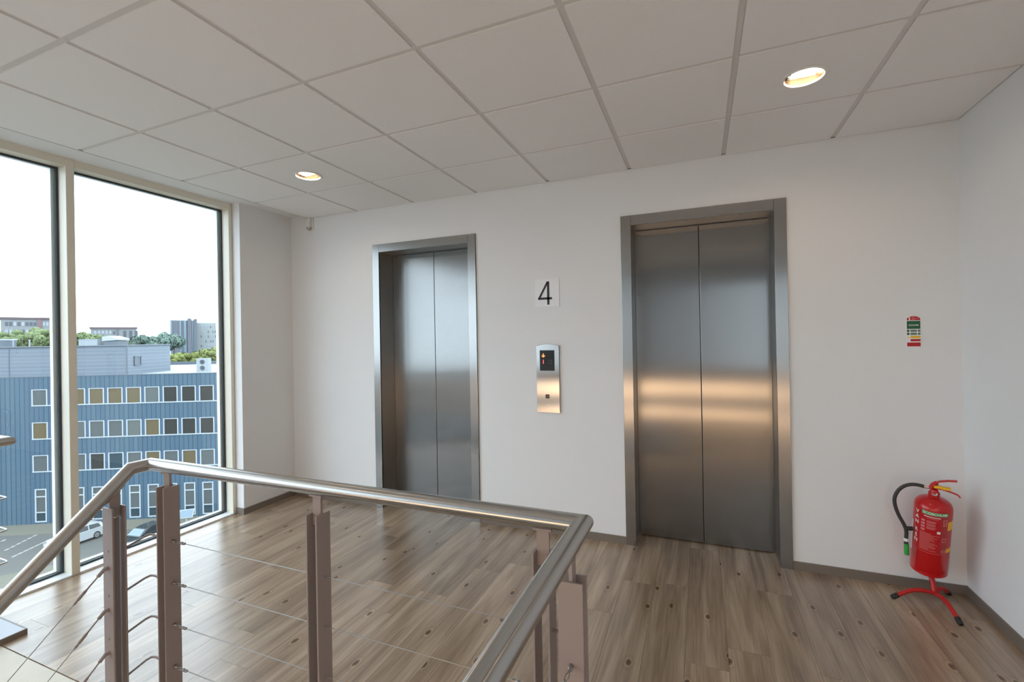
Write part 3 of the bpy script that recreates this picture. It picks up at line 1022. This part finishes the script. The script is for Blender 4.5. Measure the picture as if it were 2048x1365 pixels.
def cyl_text(body, size, p0, h, m_, r=ER + 0.0012, sx=1.0, parent=None):
    vs, fs = text_mesh(body, size)
    pts = [cyl(PHI0 + p0 + math.degrees(v.x * sx / ER), h + v.y, r) for v in vs]
    return MB().add(pts, fs).build('lettering', m_, parent or fe, EB)


patch('label', -62, 48, 0.150, 0.372, 'redlabel')
patch('label_edge', -62, 48, 0.149, 0.1505, 'pinkink', ER + 0.0008)
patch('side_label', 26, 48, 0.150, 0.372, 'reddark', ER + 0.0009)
patch('green_band', -34, 46, 0.374, 0.402 - 0.008, 'green', ER + 0.0009)
cyl_text('ECOSCHUIM', 0.0200, 6, 0.3835, 'ink', sx=0.90)
for ch, hh in (('V', 0.372), ('A', 0.341), ('N', 0.310), ('R', 0.262), ('IJ', 0.231), ('N', 0.200)):
    cyl_text(ch, 0.030, -50, hh, 'ink', sx=0.92 if len(ch) == 1 else 0.74)
rr = random.Random(3)
patch('print_line', -26, 22, 0.362, 0.366, 'ink', ER + 0.0012)
patch('print_line', -18, 16, 0.353, 0.3555, 'pinkink', ER + 0.0012)
for k in range(3):
    for j in range(3):
        patch('print_line', -17, 12 - 5 * rr.random() - (4 if j == 2 else 0), 0.338 - k * 0.018 - j * 0.0050, 0.3405 - k * 0.018 - j * 0.0050, 'pinkink', ER + 0.0012)
for k in range(4):
    patch('pictogram', -34, -22, 0.330 - k * 0.018, 0.341 - k * 0.018, 'pinkink', ER + 0.0011)
for k in range(14):
    a = -36
    patch('print_line', a, a + 26 + 32 * rr.random(), 0.262 - k * 0.0076, 0.2645 - k * 0.0076, 'pinkink', ER + 0.0012)
patch('mark_box', 14, 24, 0.272, 0.286, 'ink', ER + 0.0013)
for (h_, s_) in ((0.345, 0.020), (0.325, 0.012), (0.235, 0.024), (0.168, 0.016)):
    patch('mark_box', 31, 44, h_ - s_ / 2, h_ + s_ / 2, 'pinkink', ER + 0.0012)
    patch('mark_field', 33, 42, h_ - s_ / 2 + 0.003, h_ + s_ / 2 - 0.003, 'reddark', ER + 0.0014)
patch('yellow_field', 49, 78, 0.290, 0.340, 'yellow')
patch('yellow_field', 46, 78, 0.158, 0.182, 'yellow')
patch('weight_strip', -80, -70, 0.12, 0.30, 'ink')

EFW = Vector((-0.33, -0.944, 0.0)).normalized()       # towards the photographer
EHEAD = EB + EAX * 0.46


def ep(u, v, f=0.0):
    return onplane(u, v, EHEAD + EFW * f, EFW)


MB().lathe([(0.023, 0.446), (0.024, 0.452), (0.024, 0.470), (0.019, 0.476), (0.014, 0.490)], EB, EAX, 24).build('valve_neck', 'redmatt', fe, EB, True)
ga = cyl(PHI0 + 4, 0.470, 0.0165)
gd = (EFW + Vector((0, 0, 0.9))).normalized()
MB().lathe([(0.0125, -0.004), (0.0125, 0.004), (0.0105, 0.005)], ga, gd, 24).build('gauge_rim', 'chrome', fe, EB, True)
MB().lathe([(0.0103, 0.0048), (0.002, 0.0052)], ga, gd, 24).build('gauge_dial', 'greyplastic', fe, EB, True)


def bar(name, pix, wid, thick, m_, f=0.0):
    """a bent strip drawn along pixels in the plane of the head, with real width and thickness"""
    P = [ep(u, v, f) for u, v in pix]
    mb = MB()
    mb.tube(P, wid, 10, flat=1.0)
    o = mb.build(name, m_, fe, EB, True)
    return o


MB().tube([ep(1861, 978), ep(1866, 970), ep(1874, 966)], 0.011, 12).build('valve_body', 'redmatt', fe, EB, True)


def strap(name, pix, half, th, m_, f=0.0):
    P = [ep(u, v, f) for u, v in pix]
    mb = MB()
    n = len(P)
    for i in range(n - 1):
        a, b = P[i], P[i + 1]
        t = (b - a).normalized()
        s = EFW
        up = s.cross(t).normalized()
        if up.z < 0: up = -up
        vs = []
        for q in (a - t * 0.001, b + t * 0.001):
            for ss, uu in ((-1, -1), (1, -1), (1, 1), (-1, 1)):
                vs.append(q + s * half * ss + up * th * uu)
        mb.add(vs, [(0, 1, 2, 3), (7, 6, 5, 4), (0, 4, 5, 1), (1, 5, 6, 2), (2, 6, 7, 3), (3, 7, 4, 0)])
    return bev(mb.build(name, m_, fe, EB), 0.001)


strap('carry_handle', [(1862, 973), (1872, 966), (1880, 963.5), (1898, 962.5), (1914, 963.5)], 0.011, 0.0035, 'redmatt')
strap('squeeze_lever', [(1868, 976), (1886, 980), (1904, 986), (1916, 991), (1920.5, 996)], 0.010, 0.0026, 'redmatt')
strap('safety_clip', [(1868.5, 973.5), (1880, 975), (1888, 977.5), (1901, 979.5)], 0.013, 0.0062, 'yellow')
MB().tube([ep(1846, 973.5), ep(1854, 975), ep(1863, 977.5)], 0.0065, 14, radii=[0.0072, 0.0068, 0.006]).build('ferrule', 'brass', fe, EB, True)
hs = [(1848, 973.6), (1836, 970.5), (1822, 969.5), (1808, 973), (1797, 981), (1790, 993), (1789, 1005), (1792.5, 1019), (1799, 1034), (1807, 1048), (1812, 1060), (1812.6, 1072), (1811.5, 1083)]


def smooth_path(P, n=5):
    out = []
    for i in range(len(P) - 1):
        p0 = P[max(i - 1, 0)]; p1 = P[i]; p2 = P[i + 1]; p3 = P[min(i + 2, len(P) - 1)]
        for k in range(n):
            t = k / n
            out.append(0.5 * ((2 * p1) + (p2 - p0) * t + (2 * p0 - 5 * p1 + 4 * p2 - p3) * t * t + (3 * p1 - p0 - 3 * p2 + p3) * t ** 3))
    out.append(P[-1])
    return out


HP = [ep(u, v, 0.0) for u, v in hs]
MB().tube(smooth_path(HP), 0.0092, 16).build('hose', 'hose', fe, EB, True)
MB().tube([ep(1812.2, 1077), ep(1812, 1083)], 0.0102, 16).build('hose_collar', 'ink', fe, EB, True)
MB().tube([ep(1812, 1082), ep(1812.3, 1090)], 0.0098, 16).build('nozzle_socket', 'rubber', fe, EB, True)
MB().tube([ep(1812.5, 1088), ep(1813, 1098), ep(1813.4, 1110)], 0.0112, 16, radii=[0.0112, 0.0116, 0.0112]).build('nozzle', 'greenplastic', fe, EB, True)
MB().tube([ep(1811, 1057), ep(1826, 1058)], 0.0115, 12).build('hose_clip', 'rubber', fe, EB, True)

# ================================================================== OUTSIDE
GZ = -15.5
gnd = tag(box(-420, 220, -220, 420, GZ - 0.3, GZ).build('ground', 'asphalt'), 'grey asphalt yard below', kind='structure')
# ---- the blue office block opposite
TH = math.radians(62)
DIRX = Vector((math.sin(TH), math.cos(TH), 0))
DIRY = Vector((-DIRX.y, DIRX.x, 0))
G = Vector((-55.323, 20.643, GZ))
ROT = PI / 2 - TH
ob = tag(empty('office_building', G, ROT), 'long blue-grey clad office block with rows of white framed windows', 'building')


def fac(u, v, back=0.0):
    """pixel to local (s, z) on the facade plane, or a plane set back from it"""
    p = onplane(u, v, G + DIRY * back, DIRY)
    q = p - G
    return q.dot(DIRX), q.z


def lz(z):
    return z - GZ


ROOF = lz(-1.42)
S0_, S1_ = -16.0, 34.0
# wall made of bands so that the window strips are real openings
ROWS = [(lz(-4.10), lz(-2.60)), (lz(-7.30), lz(-5.75)), (lz(-10.42), lz(-8.90))]
GRW = (lz(-15.30), lz(-12.12))
PER, WST, WW = 1.682, -1.0, 1.385
NWIN = 18
SE = WST + PER * NWIN
edges = [0.0, GRW[0], GRW[1]]
wall = MB()
zz = [GRW[1]]
for (a, b) in reversed(ROWS):
    zz += [a, b]
zz.append(ROOF)
for i in range(0, len(zz), 2):
    wall.box(S0_, S1_, 0.0, 0.4, zz[i], zz[i + 1])
for (a, b) in ROWS:
    wall.box(S0_, WST, 0.0, 0.4, a, b).box(SE - (PER - WW), S1_, 0.0, 0.4, a, b)
wall.box(S0_, S1_, 0.0, 0.4, 0.0, GRW[0])
GW = 1.03
gx = [S0_]
for k in range(NWIN):
    gx += [WST + 0.16 + PER * k, WST + 0.16 + PER * k + GW]
gx.append(S1_)
for i in range(0, len(gx), 2):
    wall.box(gx[i], gx[i + 1], 0.0, 0.4, GRW[0], GRW[1])
wall.build('facade_wall', 'clad', ob)
box(S0_, S1_, 0.4, 24.0, 0.0, ROOF - 0.15).build('block', 'coping', ob)
box(S0_, S1_, 0.4, 24.0, ROOF - 0.15, ROOF - 0.08).build('roof', 'roofwhite', ob)
box(S0_ - 0.02, S1_ + 0.02, -0.03, 0.40, ROOF, ROOF + 0.06).build('coping', 'coping', ob)
box(S0_, S1_, 23.7, 24.0, ROOF - 0.08, ROOF + 0.35).build('rear_parapet', 'coping', ob)
panes = ['pane_grey', 'pane_pale', 'pane_tan', 'pane_dark', 'pane_blue']
pick = [[0, 1, 2, 2, 2, 2, 1, 3, 3, 3, 1], [2, 1, 1, 0, 0, 1, 2, 3, 3, 3, 1], [0, 1, 0, 3, 4, 0, 2, 0, 2, 0, 1]]
fr_me = MB()
h0 = 1.54
fr_me.box(0, 0.10, -0.03, 0.06, 0, h0).box(WW - 0.10, WW, -0.03, 0.06, 0, h0).box(0.10, WW - 0.10, -0.03, 0.06, h0 - 0.07, h0)
fr_mesh = fr_me.mesh('window')
fr_mesh.materials.append(M['extframe'])
pane_mesh = {}
for nme in panes:
    me = box(0.10, WW - 0.10, 0.03, 0.05, 0.0, h0 - 0.07).mesh('pane')
    me.materials.append(M[nme])
    pane_mesh[nme] = me
inf_mesh = box(WW, PER, 0.02, 0.10, 0, h0).mesh('infill_panel')
inf_mesh.materials.append(M['clad2'])


def put(name, me, parent, loc):
    o = bpy.data.objects.new(name, me)
    COL.objects.link(o)
    o.parent = parent
    o.location = loc
    return o


for r_, (a, b) in enumerate(ROWS):
    for k in range(NWIN):
        wo = put('window', fr_mesh, ob, (WST + PER * k, 0, a))
        wo.scale = (1, 1, (b - a) / h0)
        c = pick[r_][k] if k < len(pick[r_]) else rr.randrange(4)
        put('pane', pane_mesh[panes[c]], wo, (0, 0, 0))
        if k < NWIN - 1:
            io = put('infill_panel', inf_mesh, ob, (WST + PER * k, 0, a))
            io.scale = (1, 1, (b - a) / h0)
    box(WST, SE - (PER - WW), -0.06, 0.10, a - 0.10, a).build('window_sill', 'extframe', ob)
    box(WST, SE - (PER - WW), 0.2, 0.38, a, b).build('room_back', 'pane_grey', ob)
gh = GRW[1] - GRW[0]
gf = MB()
gf.box(0, 0.11, -0.03, 0.06, 0, gh).box(GW - 0.11, GW, -0.03, 0.06, 0, gh)
for (a, b) in ((0, 0.11), (0.28 * gh, 0.28 * gh + 0.09), (0.75 * gh, 0.75 * gh + 0.10), (gh - 0.10, gh)):
    gf.box(0.11, GW - 0.11, -0.03, 0.06, a, b)
gf_mesh = gf.mesh('window')
gf_mesh.materials.append(M['extframe'])
gp = []
for (a, b, nme) in ((0.11, 0.28 * gh, 'pane_blue'), (0.28 * gh + 0.09, 0.75 * gh, 'pane_grey'), (0.75 * gh + 0.10, gh - 0.10, 'pane_grey')):
    me = box(0.11, GW - 0.11, 0.03, 0.05, a, b).mesh('pane')
    me.materials.append(M[nme])
    gp.append(me)
for k in range(NWIN):
    wo = put('window', gf_mesh, ob, (WST + 0.16 + PER * k, 0, GRW[0]))
    for me in gp:
        put('pane', me, wo, (0, 0, 0))
# plant storey on the roof, corrugated, turning back at its right end
BK = 1.2
sc_, _ = fac(254, 720, BK)
e2 = onz(341, 741.5, -1.5) - G
ex, ey = e2.dot(DIRX), e2.dot(DIRY)
TOPZ = lz(1.42)
pth = MB()
pth.prism([(S0_, BK, ROOF - 0.08), (sc_, BK, ROOF - 0.08), (ex, ey, ROOF - 0.08), (ex - 9.0, ey + 6.0, ROOF - 0.08), (S0_, ey + 6.0, ROOF - 0.08)], (0, 0, TOPZ - ROOF + 0.08))
pth.build('plant_storey', 'corr', ob)
cop = MB()
cop.tube([(S0_, BK, TOPZ + 0.04), (sc_, BK, TOPZ + 0.04), (ex, ey, TOPZ + 0.04)], 0.09, 6)
cop.build('plant_coping', 'coping', ob)
box(sc_ - 0.06, sc_ + 0.06, BK - 0.05, BK + 0.05, ROOF - 0.08, TOPZ).build('corner_trim', 'coping', ob)
sl, _ = fac(18, 720, BK)
box(sl - 0.04, sl + 0.04, BK - 0.03, BK + 0.02, ROOF - 0.08, TOPZ).build('corner_trim', 'coping', ob)
# louvre window in the turned face
tdir = Vector((ex - sc_, ey - BK, 0)).normalized()
tn = Vector((tdir.y, -tdir.x, 0))
fpt = Vector((sc_, BK, 0))


def tface(u, v):
    wn = (DIRX * tn.x + DIRY * tn.y)
    p = onplane(u, v, G + DIRX * sc_ + DIRY * BK, wn) - G
    q = Vector((p.dot(DIRX), p.dot(DIRY), 0)) - fpt
    return q.dot(tdir), p.z


la, lt_ = tface(267.5, 713)
lb, lb_ = tface(281.5, 731)
lw_ = MB()
for (a, b, c, d_) in ((la, lb, lb_, lb_ + 0.08), (la, lb, lt_ - 0.10, lt_), (la, la + 0.1, lb_, lt_), (lb - 0.1, lb, lb_, lt_)):
    lw_.prism([fpt + tdir * a + tn * 0.0 + Vector((0, 0, c)), fpt + tdir * b + Vector((0, 0, c)), fpt + tdir * b + Vector((0, 0, d_)), fpt + tdir * a + Vector((0, 0, d_))], tn * 0.10)
lo = lw_.build('louvre_frame', 'coping', ob)
MB().prism([fpt + tdir * la + Vector((0, 0, lb_)), fpt + tdir * lb + Vector((0, 0, lb_)), fpt + tdir * lb + Vector((0, 0, lt_)), fpt + tdir * la + Vector((0, 0, lt_))], tn * 0.04).build('louvre_pane', 'coping', lo)


# rooftop boxes stand on the plant storey
def rooftop(u0, u1, vt, back, name, label, lid=None, m_='white'):
    a, zt = fac(u0, vt, back)
    b, _ = fac(u1, vt, back)
    base = G + DIRX * ((a + b) / 2) + DIRY * back + Vector((0, 0, TOPZ))
    t = tag(empty(name, base, ROT), label, 'roof unit')
    hw = (b - a) / 2
    hh = max(zt - TOPZ, 0.4)
    return t, hw, hh


t, hw, hh = rooftop(171, 208, 680, 4.0, 'vent_box', 'plain white box on the roof of the blue block')
bev(box(-hw, hw, -0.9, 0.9, 0, hh).build('casing', 'unitgrey', t), 0.03)
box(-hw - 0.03, hw + 0.03, -0.93, 0.93, hh, hh + 0.05).build('lid', 'unitpale', t)
t, hw, hh = rooftop(217, 247, 674, 4.0, 'roof_hatch', 'grey roof hatch with tilted white lid on the blue block')
box(-hw * 0.8, hw * 0.8, -0.8, 0.8, 0, hh * 0.55).build('kerb', 'coping', t)
MB().prism([(-hw, -0.9, hh * 0.55), (hw, -0.9, hh * 0.62), (hw, -0.9, hh * 0.78), (-hw * 0.3, -0.9, hh * 1.08), (-hw, -0.9, hh)], (0, 1.8, 0)).build('lid', 'unitpale', t)
t, hw, hh = rooftop(-14, 18, 679, 3.0, 'plant_box', 'grey plant box with white capping on the blue block')
box(-hw, hw, -0.8, 0.8, 0, hh * 0.85).build('casing', 'coping', t)
box(-hw - 0.05, hw + 0.05, -0.85, 0.85, hh * 0.85, hh).build('capping', 'unitpale', t)
for (u, v) in ((26, 682), (59, 682)):
    a, zt = fac(u, v, 3.0)
    p = G + DIRX * a + DIRY * 3.0 + Vector((0, 0, TOPZ))
    t = tag(empty('vent_pipe', p, ROT), 'thin pale vent pipe ' + ('right beside the grey plant box' if u < 40 else 'standing clear of the grey plant box'), 'pipe', 'vent pipes on the blue block')
    MB().lathe([(0.06, 0), (0.06, zt - TOPZ)], (0, 0, 0), (0, 0, 1), 10).build('pipe', 'unitgrey', t, smooth=True)
    MB().lathe([(0.09, zt - TOPZ), (0.10, zt - TOPZ + 0.06), (0.02, zt - TOPZ + 0.12)], (0, 0, 0), (0, 0, 1), 10).build('cowl', 'unitgrey', t, smooth=True)
# cooling unit on the white roof: casing with two round fans
pc = onz(408, 744, -1.5)
t = tag(empty('cooling_unit', pc, ROT), 'white cooling unit with two round fans on the flat roof', 'roof unit')
box(-0.6, 0.6, -0.3, 0.3, 0, 1.45).build('casing', 'unitgrey', t)
for z in (0.42, 1.06):
    MB().lathe([(0.26, 0.0), (0.26, 0.02), (0.20, 0.02), (0.20, 0.0)], (0, -0.3, z), (0, -1, 0), 20).build('fan_grille', 'coping', t, smooth=True)

# ---- yard: paving strip, markings
def strip(name, pts, z, m_, kindname=None):
    return MB().prism([Vector((p.x, p.y, GZ)) for p in pts], (0, 0, z)).build(name, m_, gnd)


def loc2w(s, d):
    return G + DIRX * s + DIRY * d


strip('paving_strip', [loc2w(-40, -2.6), loc2w(40, -2.6), loc2w(40, 0), loc2w(-40, 0)], 0.04, 'paving')
strip('near_paving', [onz(-120, 1180, GZ), onz(160, 1120, GZ), onz(420, 1052, GZ), onz(480, 1040, GZ), Vector((-1, 60, 0)), Vector((-1, -20, 0))], 0.05, 'paving')
mk = MB()
for (p, q) in (((7, 1082), (32, 1068)), ((14, 1100), (80, 1067)), ((29, 1113), (95, 1082))):
    n = 7
    a, b = onz(*p, GZ), onz(*q, GZ)
    for k in range(n):
        c = a.lerp(b, k / (n - 1))
        d_ = (b - a).normalized() * 0.20
        s_ = Vector((-d_.y, d_.x, 0)).normalized() * 0.10
        mk.prism([c - d_ - s_, c + d_ - s_, c + d_ + s_, c - d_ + s_], (0, 0, 0.012))
tag(mk.build('bay_marking', 'mark', gnd), kind='stuff')


# ---- cars
def car(base, head, paint, label, screen):
    t = tag(empty('parked_car', base, head), label, 'car', 'cars parked in the yard')
    t.scale = (0.82, 0.90, 0.94)
    # side outline, x forward, lower body
    low = [(-2.25, 0.32), (-2.30, 0.62), (-2.22, 0.95), (-1.2, 0.98), (0.9, 0.95), (1.9, 0.80), (2.22, 0.62), (2.26, 0.36), (2.0, 0.24), (-2.0, 0.24)]
    b = MB()
    n = len(low)
    secs = [(-0.88, 0.97), (-0.90, 1.0), (0.90, 1.0), (0.88, 0.97)]
    for (yy, sc) in secs:
        b.v += [(x * sc, yy, 0.24 + (z - 0.24) * (0.96 if sc < 1 else 1)) for x, z in low]
    for k in range(3):
        for i in range(n):
            j = (i + 1) % n
            b.f.append((k * n + i, k * n + j, (k + 1) * n + j, (k + 1) * n + i))
    b.f.append(tuple(range(n)))
    b.f.append(tuple(3 * n + i for i in range(n - 1, -1, -1)))
    bev(b.build('body', paint, t), 0.05, 3)
    # cabin
    ca = [(-2.18, 0.94), (-1.95, 1.38), (-1.4, 1.48), (-0.1, 1.50), (0.35, 1.42), (1.15, 0.94)]
    c = MB()
    n = len(ca)
    for (yy, inset) in ((-0.84, 0), (0.84, 0)):
        c.v += [(x, yy * (1.0 if z < 1 else 0.80), z) for x, z in ca]
    c.f = [tuple(range(n - 1, -1, -1)), tuple(range(n, 2 * n))] + [(i, (i + 1) % n, n + (i + 1) % n, n + i) for i in range(n)]
    bev(c.build('cabin', paint, t), 0.04, 2)
    for s in (-1, 1):
        g_ = MB()
        for poly in ([(-1.80, 1.02), (-1.62, 1.36), (-0.75, 1.42), (-0.75, 1.02)], [(-0.65, 1.02), (-0.65, 1.42), (0.02, 1.41), (0.78, 1.02)]):
            q = [(x, s * (0.84 - (z - 0.94) / 0.56 * 0.168 + 0.004), z) for x, z in poly]
            g_.prism(q, (0, s * 0.008, 0))
        g_.build('side_window', 'carglass', t)
    MB().prism([(0.44, -0.64, 1.385), (1.08, -0.76, 1.005), (1.08, 0.76, 1.005), (0.44, 0.64, 1.385)], (0.012, 0, 0.018)).build('windscreen', screen, t)
    MB().prism([(-2.155, -0.72, 1.02), (-2.01, -0.64, 1.34), (-2.01, 0.64, 1.34), (-2.155, 0.72, 1.02)], (-0.02, 0, 0.01)).build('rear_window', 'carglass', t)
    for s in (-1, 1):
        bev(box(-2.30, -2.10, s * 0.80 - 0.08, s * 0.80 + 0.08, 0.74, 0.92).build('tail_light', 'aptbrick', t), 0.02)
        bev(box(2.02, 2.22, s * 0.70 - 0.12, s * 0.70 + 0.12, 0.60, 0.72).build('headlight', 'rim', t), 0.02)
        bev(box(0.62, 0.80, s * 0.96 - 0.07, s * 0.96 + 0.07, 0.98, 1.10).build('door_mirror', paint, t), 0.02)
        for x in (-1.38, 1.38):
            wo = MB().lathe([(0.22, -0.10), (0.33, -0.09), (0.34, 0), (0.33, 0.09), (0.22, 0.10)], (x, s * 0.80, 0.34), (0, 1, 0), 24).build('wheel', 'tyre', t, smooth=True)
            MB().lathe([(0.23, 0.0), (0.22, 0.012), (0.10, 0.004), (0.05, 0.012)], (x, s * 0.895, 0.34), (0, s, 0), 20).build('rim', 'rim', wo, smooth=True)
    return t


A_ = onz(194, 1077.5, GZ)
B_ = onz(160, 1089.5, GZ)
fwd = (B_ - A_).normalized()
side = Vector((-fwd.y, fwd.x, 0))
if side.dot(CAM - A_) < 0: nearside = -1
else: nearside = 1
hd = math.atan2(fwd.y, fwd.x)
cpos = A_ + fwd * 1.13 - side * nearside * 0.78
car(Vector((cpos.x, cpos.y, GZ)), hd, 'carwhite', 'white estate car parked in the yard beyond the glazing', 'carglass')
D_ = onz(288, 1086, GZ)
car(Vector((D_.x, D_.y, GZ)), hd + math.radians(6), 'cardark', 'dark hatchback parked in the yard beyond the white car', 'carscreen')
# ---- information board
q = onz(373, 1058, GZ)
t = tag(empty('information_board', Vector((q.x, q.y, GZ)), ROT + 0.25), 'white tilted panel on a post in front of the blue block', 'board')
MB().lathe([(0.05, 0), (0.05, 1.15)], (0, 0, 0), (0, 0, 1), 12).build('post', 'extframe', t, smooth=True)
pb = MB().prism([(-0.62, -0.20, 1.05), (0.54, -0.20, 1.05), (0.62, 0.16, 1.72), (-0.54, 0.16, 1.72)], (0, 0.05, -0.03)).build('frame', 'extframe', t)
MB().prism([(-0.55, -0.182, 1.10), (0.48, -0.182, 1.10), (0.555, 0.140, 1.67), (-0.475, 0.140, 1.67)], (0, -0.012, 0.006)).build('panel', 'towerglass', t)


# ---- trees
def crown_mesh(name, rx_, ry_, rz_, n, seed, m_, leaf=0.35):
    r = random.Random(seed)
    mb = MB()
    clumps = []
    for _ in range(16):
        a, b_ = r.uniform(0, 2 * PI), r.uniform(-0.5, 1.0)
        q = r.uniform(0.35, 0.85)
        c_ = math.sqrt(max(0, 1 - b_ * b_))
        clumps.append((math.cos(a) * c_ * q * rx_, math.sin(a) * c_ * q * ry_, b_ * q * rz_, r.uniform(0.30, 0.48)))
    for _ in range(n):
        c = clumps[r.randrange(len(clumps))]
        d = Vector((r.gauss(0, 1), r.gauss(0, 1), r.gauss(0, 1))).normalized()
        k = r.uniform(0.75, 1.05)
        p = Vector((c[0] + d.x * c[3] * rx_ * k, c[1] + d.y * c[3] * ry_ * k, c[2] + d.z * c[3] * rz_ * k))
        s = leaf * r.uniform(0.6, 1.3)
        u = d.cross(Vector((r.random(), r.random(), r.random() + 0.1))).normalized()
        v = (d * 0.5 + u.cross(d)).normalized()
        mb.add([p - u * s, p + v * s * 0.9, p + u * s, p - v * s * 0.9], [(0, 1, 2, 3)])
    me = mb.mesh(name)
    me.materials.append(M[m_])
    return me


CROWN = {'a': crown_mesh('crown', 4.5, 4.5, 4.2, 5000, 1, 'leaf_a', 0.38),
         'b': crown_mesh('crown', 4.5, 4.5, 4.2, 5000, 2, 'leaf_b', 0.38),
         'c': crown_mesh('crown', 4.5, 4.5, 3.2, 5000, 5, 'leaf_c', 0.38)}
trunk_mesh = MB().lathe([(0.35, 0), (0.26, 2.0), (0.20, 5.0), (0.06, 9.0)], (0, 0, 0), (0, 0, 1), 10).mesh('trunk', smooth=True)
trunk_mesh.materials.append(M['bark'])


def tree(u, vtop, dist, kind, width, label, group):
    p = at_dist(u, vtop, dist)
    base = Vector((p.x, p.y, GZ))
    t = tag(empty('leafy_tree', base, rr.uniform(0, 6)), label, 'tree', group)
    htot = p.z - GZ
    pxm = FPX / (dist * 0.9)
    sc = width / pxm / 9.0
    cz = htot - 4.4 * sc
    c_ = put('crown', CROWN[kind], t, (0, 0, cz))
    c_.scale = (sc, sc, sc)
    tr = put('trunk', trunk_mesh, t, (0, 0, 0))
    tr.scale = (sc, sc, max(cz, 1) / 8.0)
    return t


TD = lambda u, v: (100, 114, 128, 142)[int((u + 12) / 27) % 4]
for (u, v, wd) in ((-12, 668, 44), (18, 664, 40), (46, 660, 42), (72, 655, 46), (100, 659, 42), (128, 662, 44), (156, 664, 40), (182, 667, 38), (206, 670, 40), (232, 674, 34)):
    tree(u, v, TD(u, v), 'a', wd, 'mid green tree in the row behind the plant storey', 'green trees behind the blue block')
for (u, v, wd) in ((284, 670, 40), (306, 672, 34), (328, 664, 44), (348, 668, 40)):
    tree(u, v, 160 + 18 * (int(u / 21) % 3), 'b', wd, 'dusky blue-green tree between the far flats and the slate tower', 'dusky trees before the slate tower')
for (u, v, wd) in ((352, 703, 30), (374, 702, 36), (398, 699, 40), (424, 690, 46), (448, 692, 46)):
    tree(u, v, 100 + 13 * (int(u / 23) % 3), 'c', wd, 'low yellow-green tree beyond the white roof', 'yellow-green trees beyond the white roof')


# ---- far blocks of flats
def far_block(name, label, u0, u1, vt, dist, depth, m_, yaw=0.0):
    a = at_dist(u0, vt, dist)
    b = at_dist(u1, vt, dist)
    zt = (a.z + b.z) / 2 - GZ
    a = Vector((a.x, a.y, GZ)); b = Vector((b.x, b.y, GZ))
    d = b - a
    t = tag(empty(name, a, math.atan2(d.y, d.x) + yaw), label, 'building')
    W = d.length
    box(0, W, 0, depth, 0, zt).build('walls', m_, t)
    return t, W, zt


def grid_windows(t, x0, x1, z0, z1, nx, nz, fx, fz, mats, y=0.0):
    cw, ch = (x1 - x0) / nx, (z1 - z0) / nz
    meshes = []
    for nme in mats:
        me = box(0, cw * fx, -0.12, 0.0, 0, ch * fz).mesh('window')
        me.materials.append(M[nme])
        meshes.append(me)
    for i in range(nx):
        for j in range(nz):
            put('window', meshes[rr.randrange(len(meshes))], t, (x0 + cw * i + cw * (1 - fx) / 2, y, z0 + ch * j + ch * (1 - fz) / 2))


t, W, zt = far_block('apartment_block', 'long pale block of flats with reddish roof edge and brick strip', 1, 124, 639, 260, 14, 'apt')
box(-0.5, W + 0.5, -0.5, 14.5, zt, zt + 0.7).build('roof_edge', 'aptroof', t)
box(W * 0.585, W * 0.655, -0.4, 0, zt - 14, zt).build('brick_strip', 'aptbrick', t)
grid_windows(t, 1, W * 0.575, zt - 12.2, zt - 0.4, 8, 4, 0.72, 0.5, ['aptwin', 'aptwinpale', 'aptwin'])
grid_windows(t, W * 0.665, W - 1, zt - 12.2, zt - 0.4, 5, 4, 0.72, 0.5, ['aptwin', 'aptwinpale'])
t, W, zt = far_block('apartment_slab', 'small pale block of flats with dark roof edge behind the roof hatch', 181, 273, 658, 300, 16, 'apt')
box(-0.4, W + 0.4, -0.4, 16.4, zt, zt + 0.8).build('roof_edge', 'aptroof', t)
box(W * 0.56, W * 0.60, -0.3, 0, 0, zt).build('corner_pier', 'tower', t)
grid_windows(t, 1, W * 0.54, zt - 9.5, zt - 0.3, 6, 3, 0.6, 0.5, ['aptwin', 'aptwinpale'])
for fx_ in (0.70, 0.83, 0.96):
    box(W * fx_, W * fx_ + 1.2, -0.15, 0, 0, zt - 1).build('window_strip', 'aptwin', t)
t, W, zt = far_block('slate_tower', 'dark slate tower block with pale glazed strips', 340, 394, 641, 230, 18, 'tower')
for (a, b, m_) in ((0.0, 0.07, 'towerglass'), (0.34, 0.40, 'towerglass'), (0.50, 0.60, 'towerglass'), (0.80, 0.86, 'towerglass')):
    box(W * a, W * b, -0.25, 0, 0, zt - 0.2).build('glazed_strip', m_, t)
box(W * 0.64, W * 0.79, -0.9, 0, 0, zt + 0.7).build('front_bay', 'tower', t)
box(W * 0.87, W * 1.0, -0.6, 0, 0, zt + 0.5).build('end_bay', 'tower', t)
t, W, zt = far_block('white_tower', 'white tower block with small scattered windows', 394, 470, 646, 236, 18, 'towerwhite')
grid_windows(t, 1, W - 1, zt - 13, zt - 0.8, 14, 6, 0.34, 0.5, ['aptwin', 'aptwinpale', 'aptwinpale'])
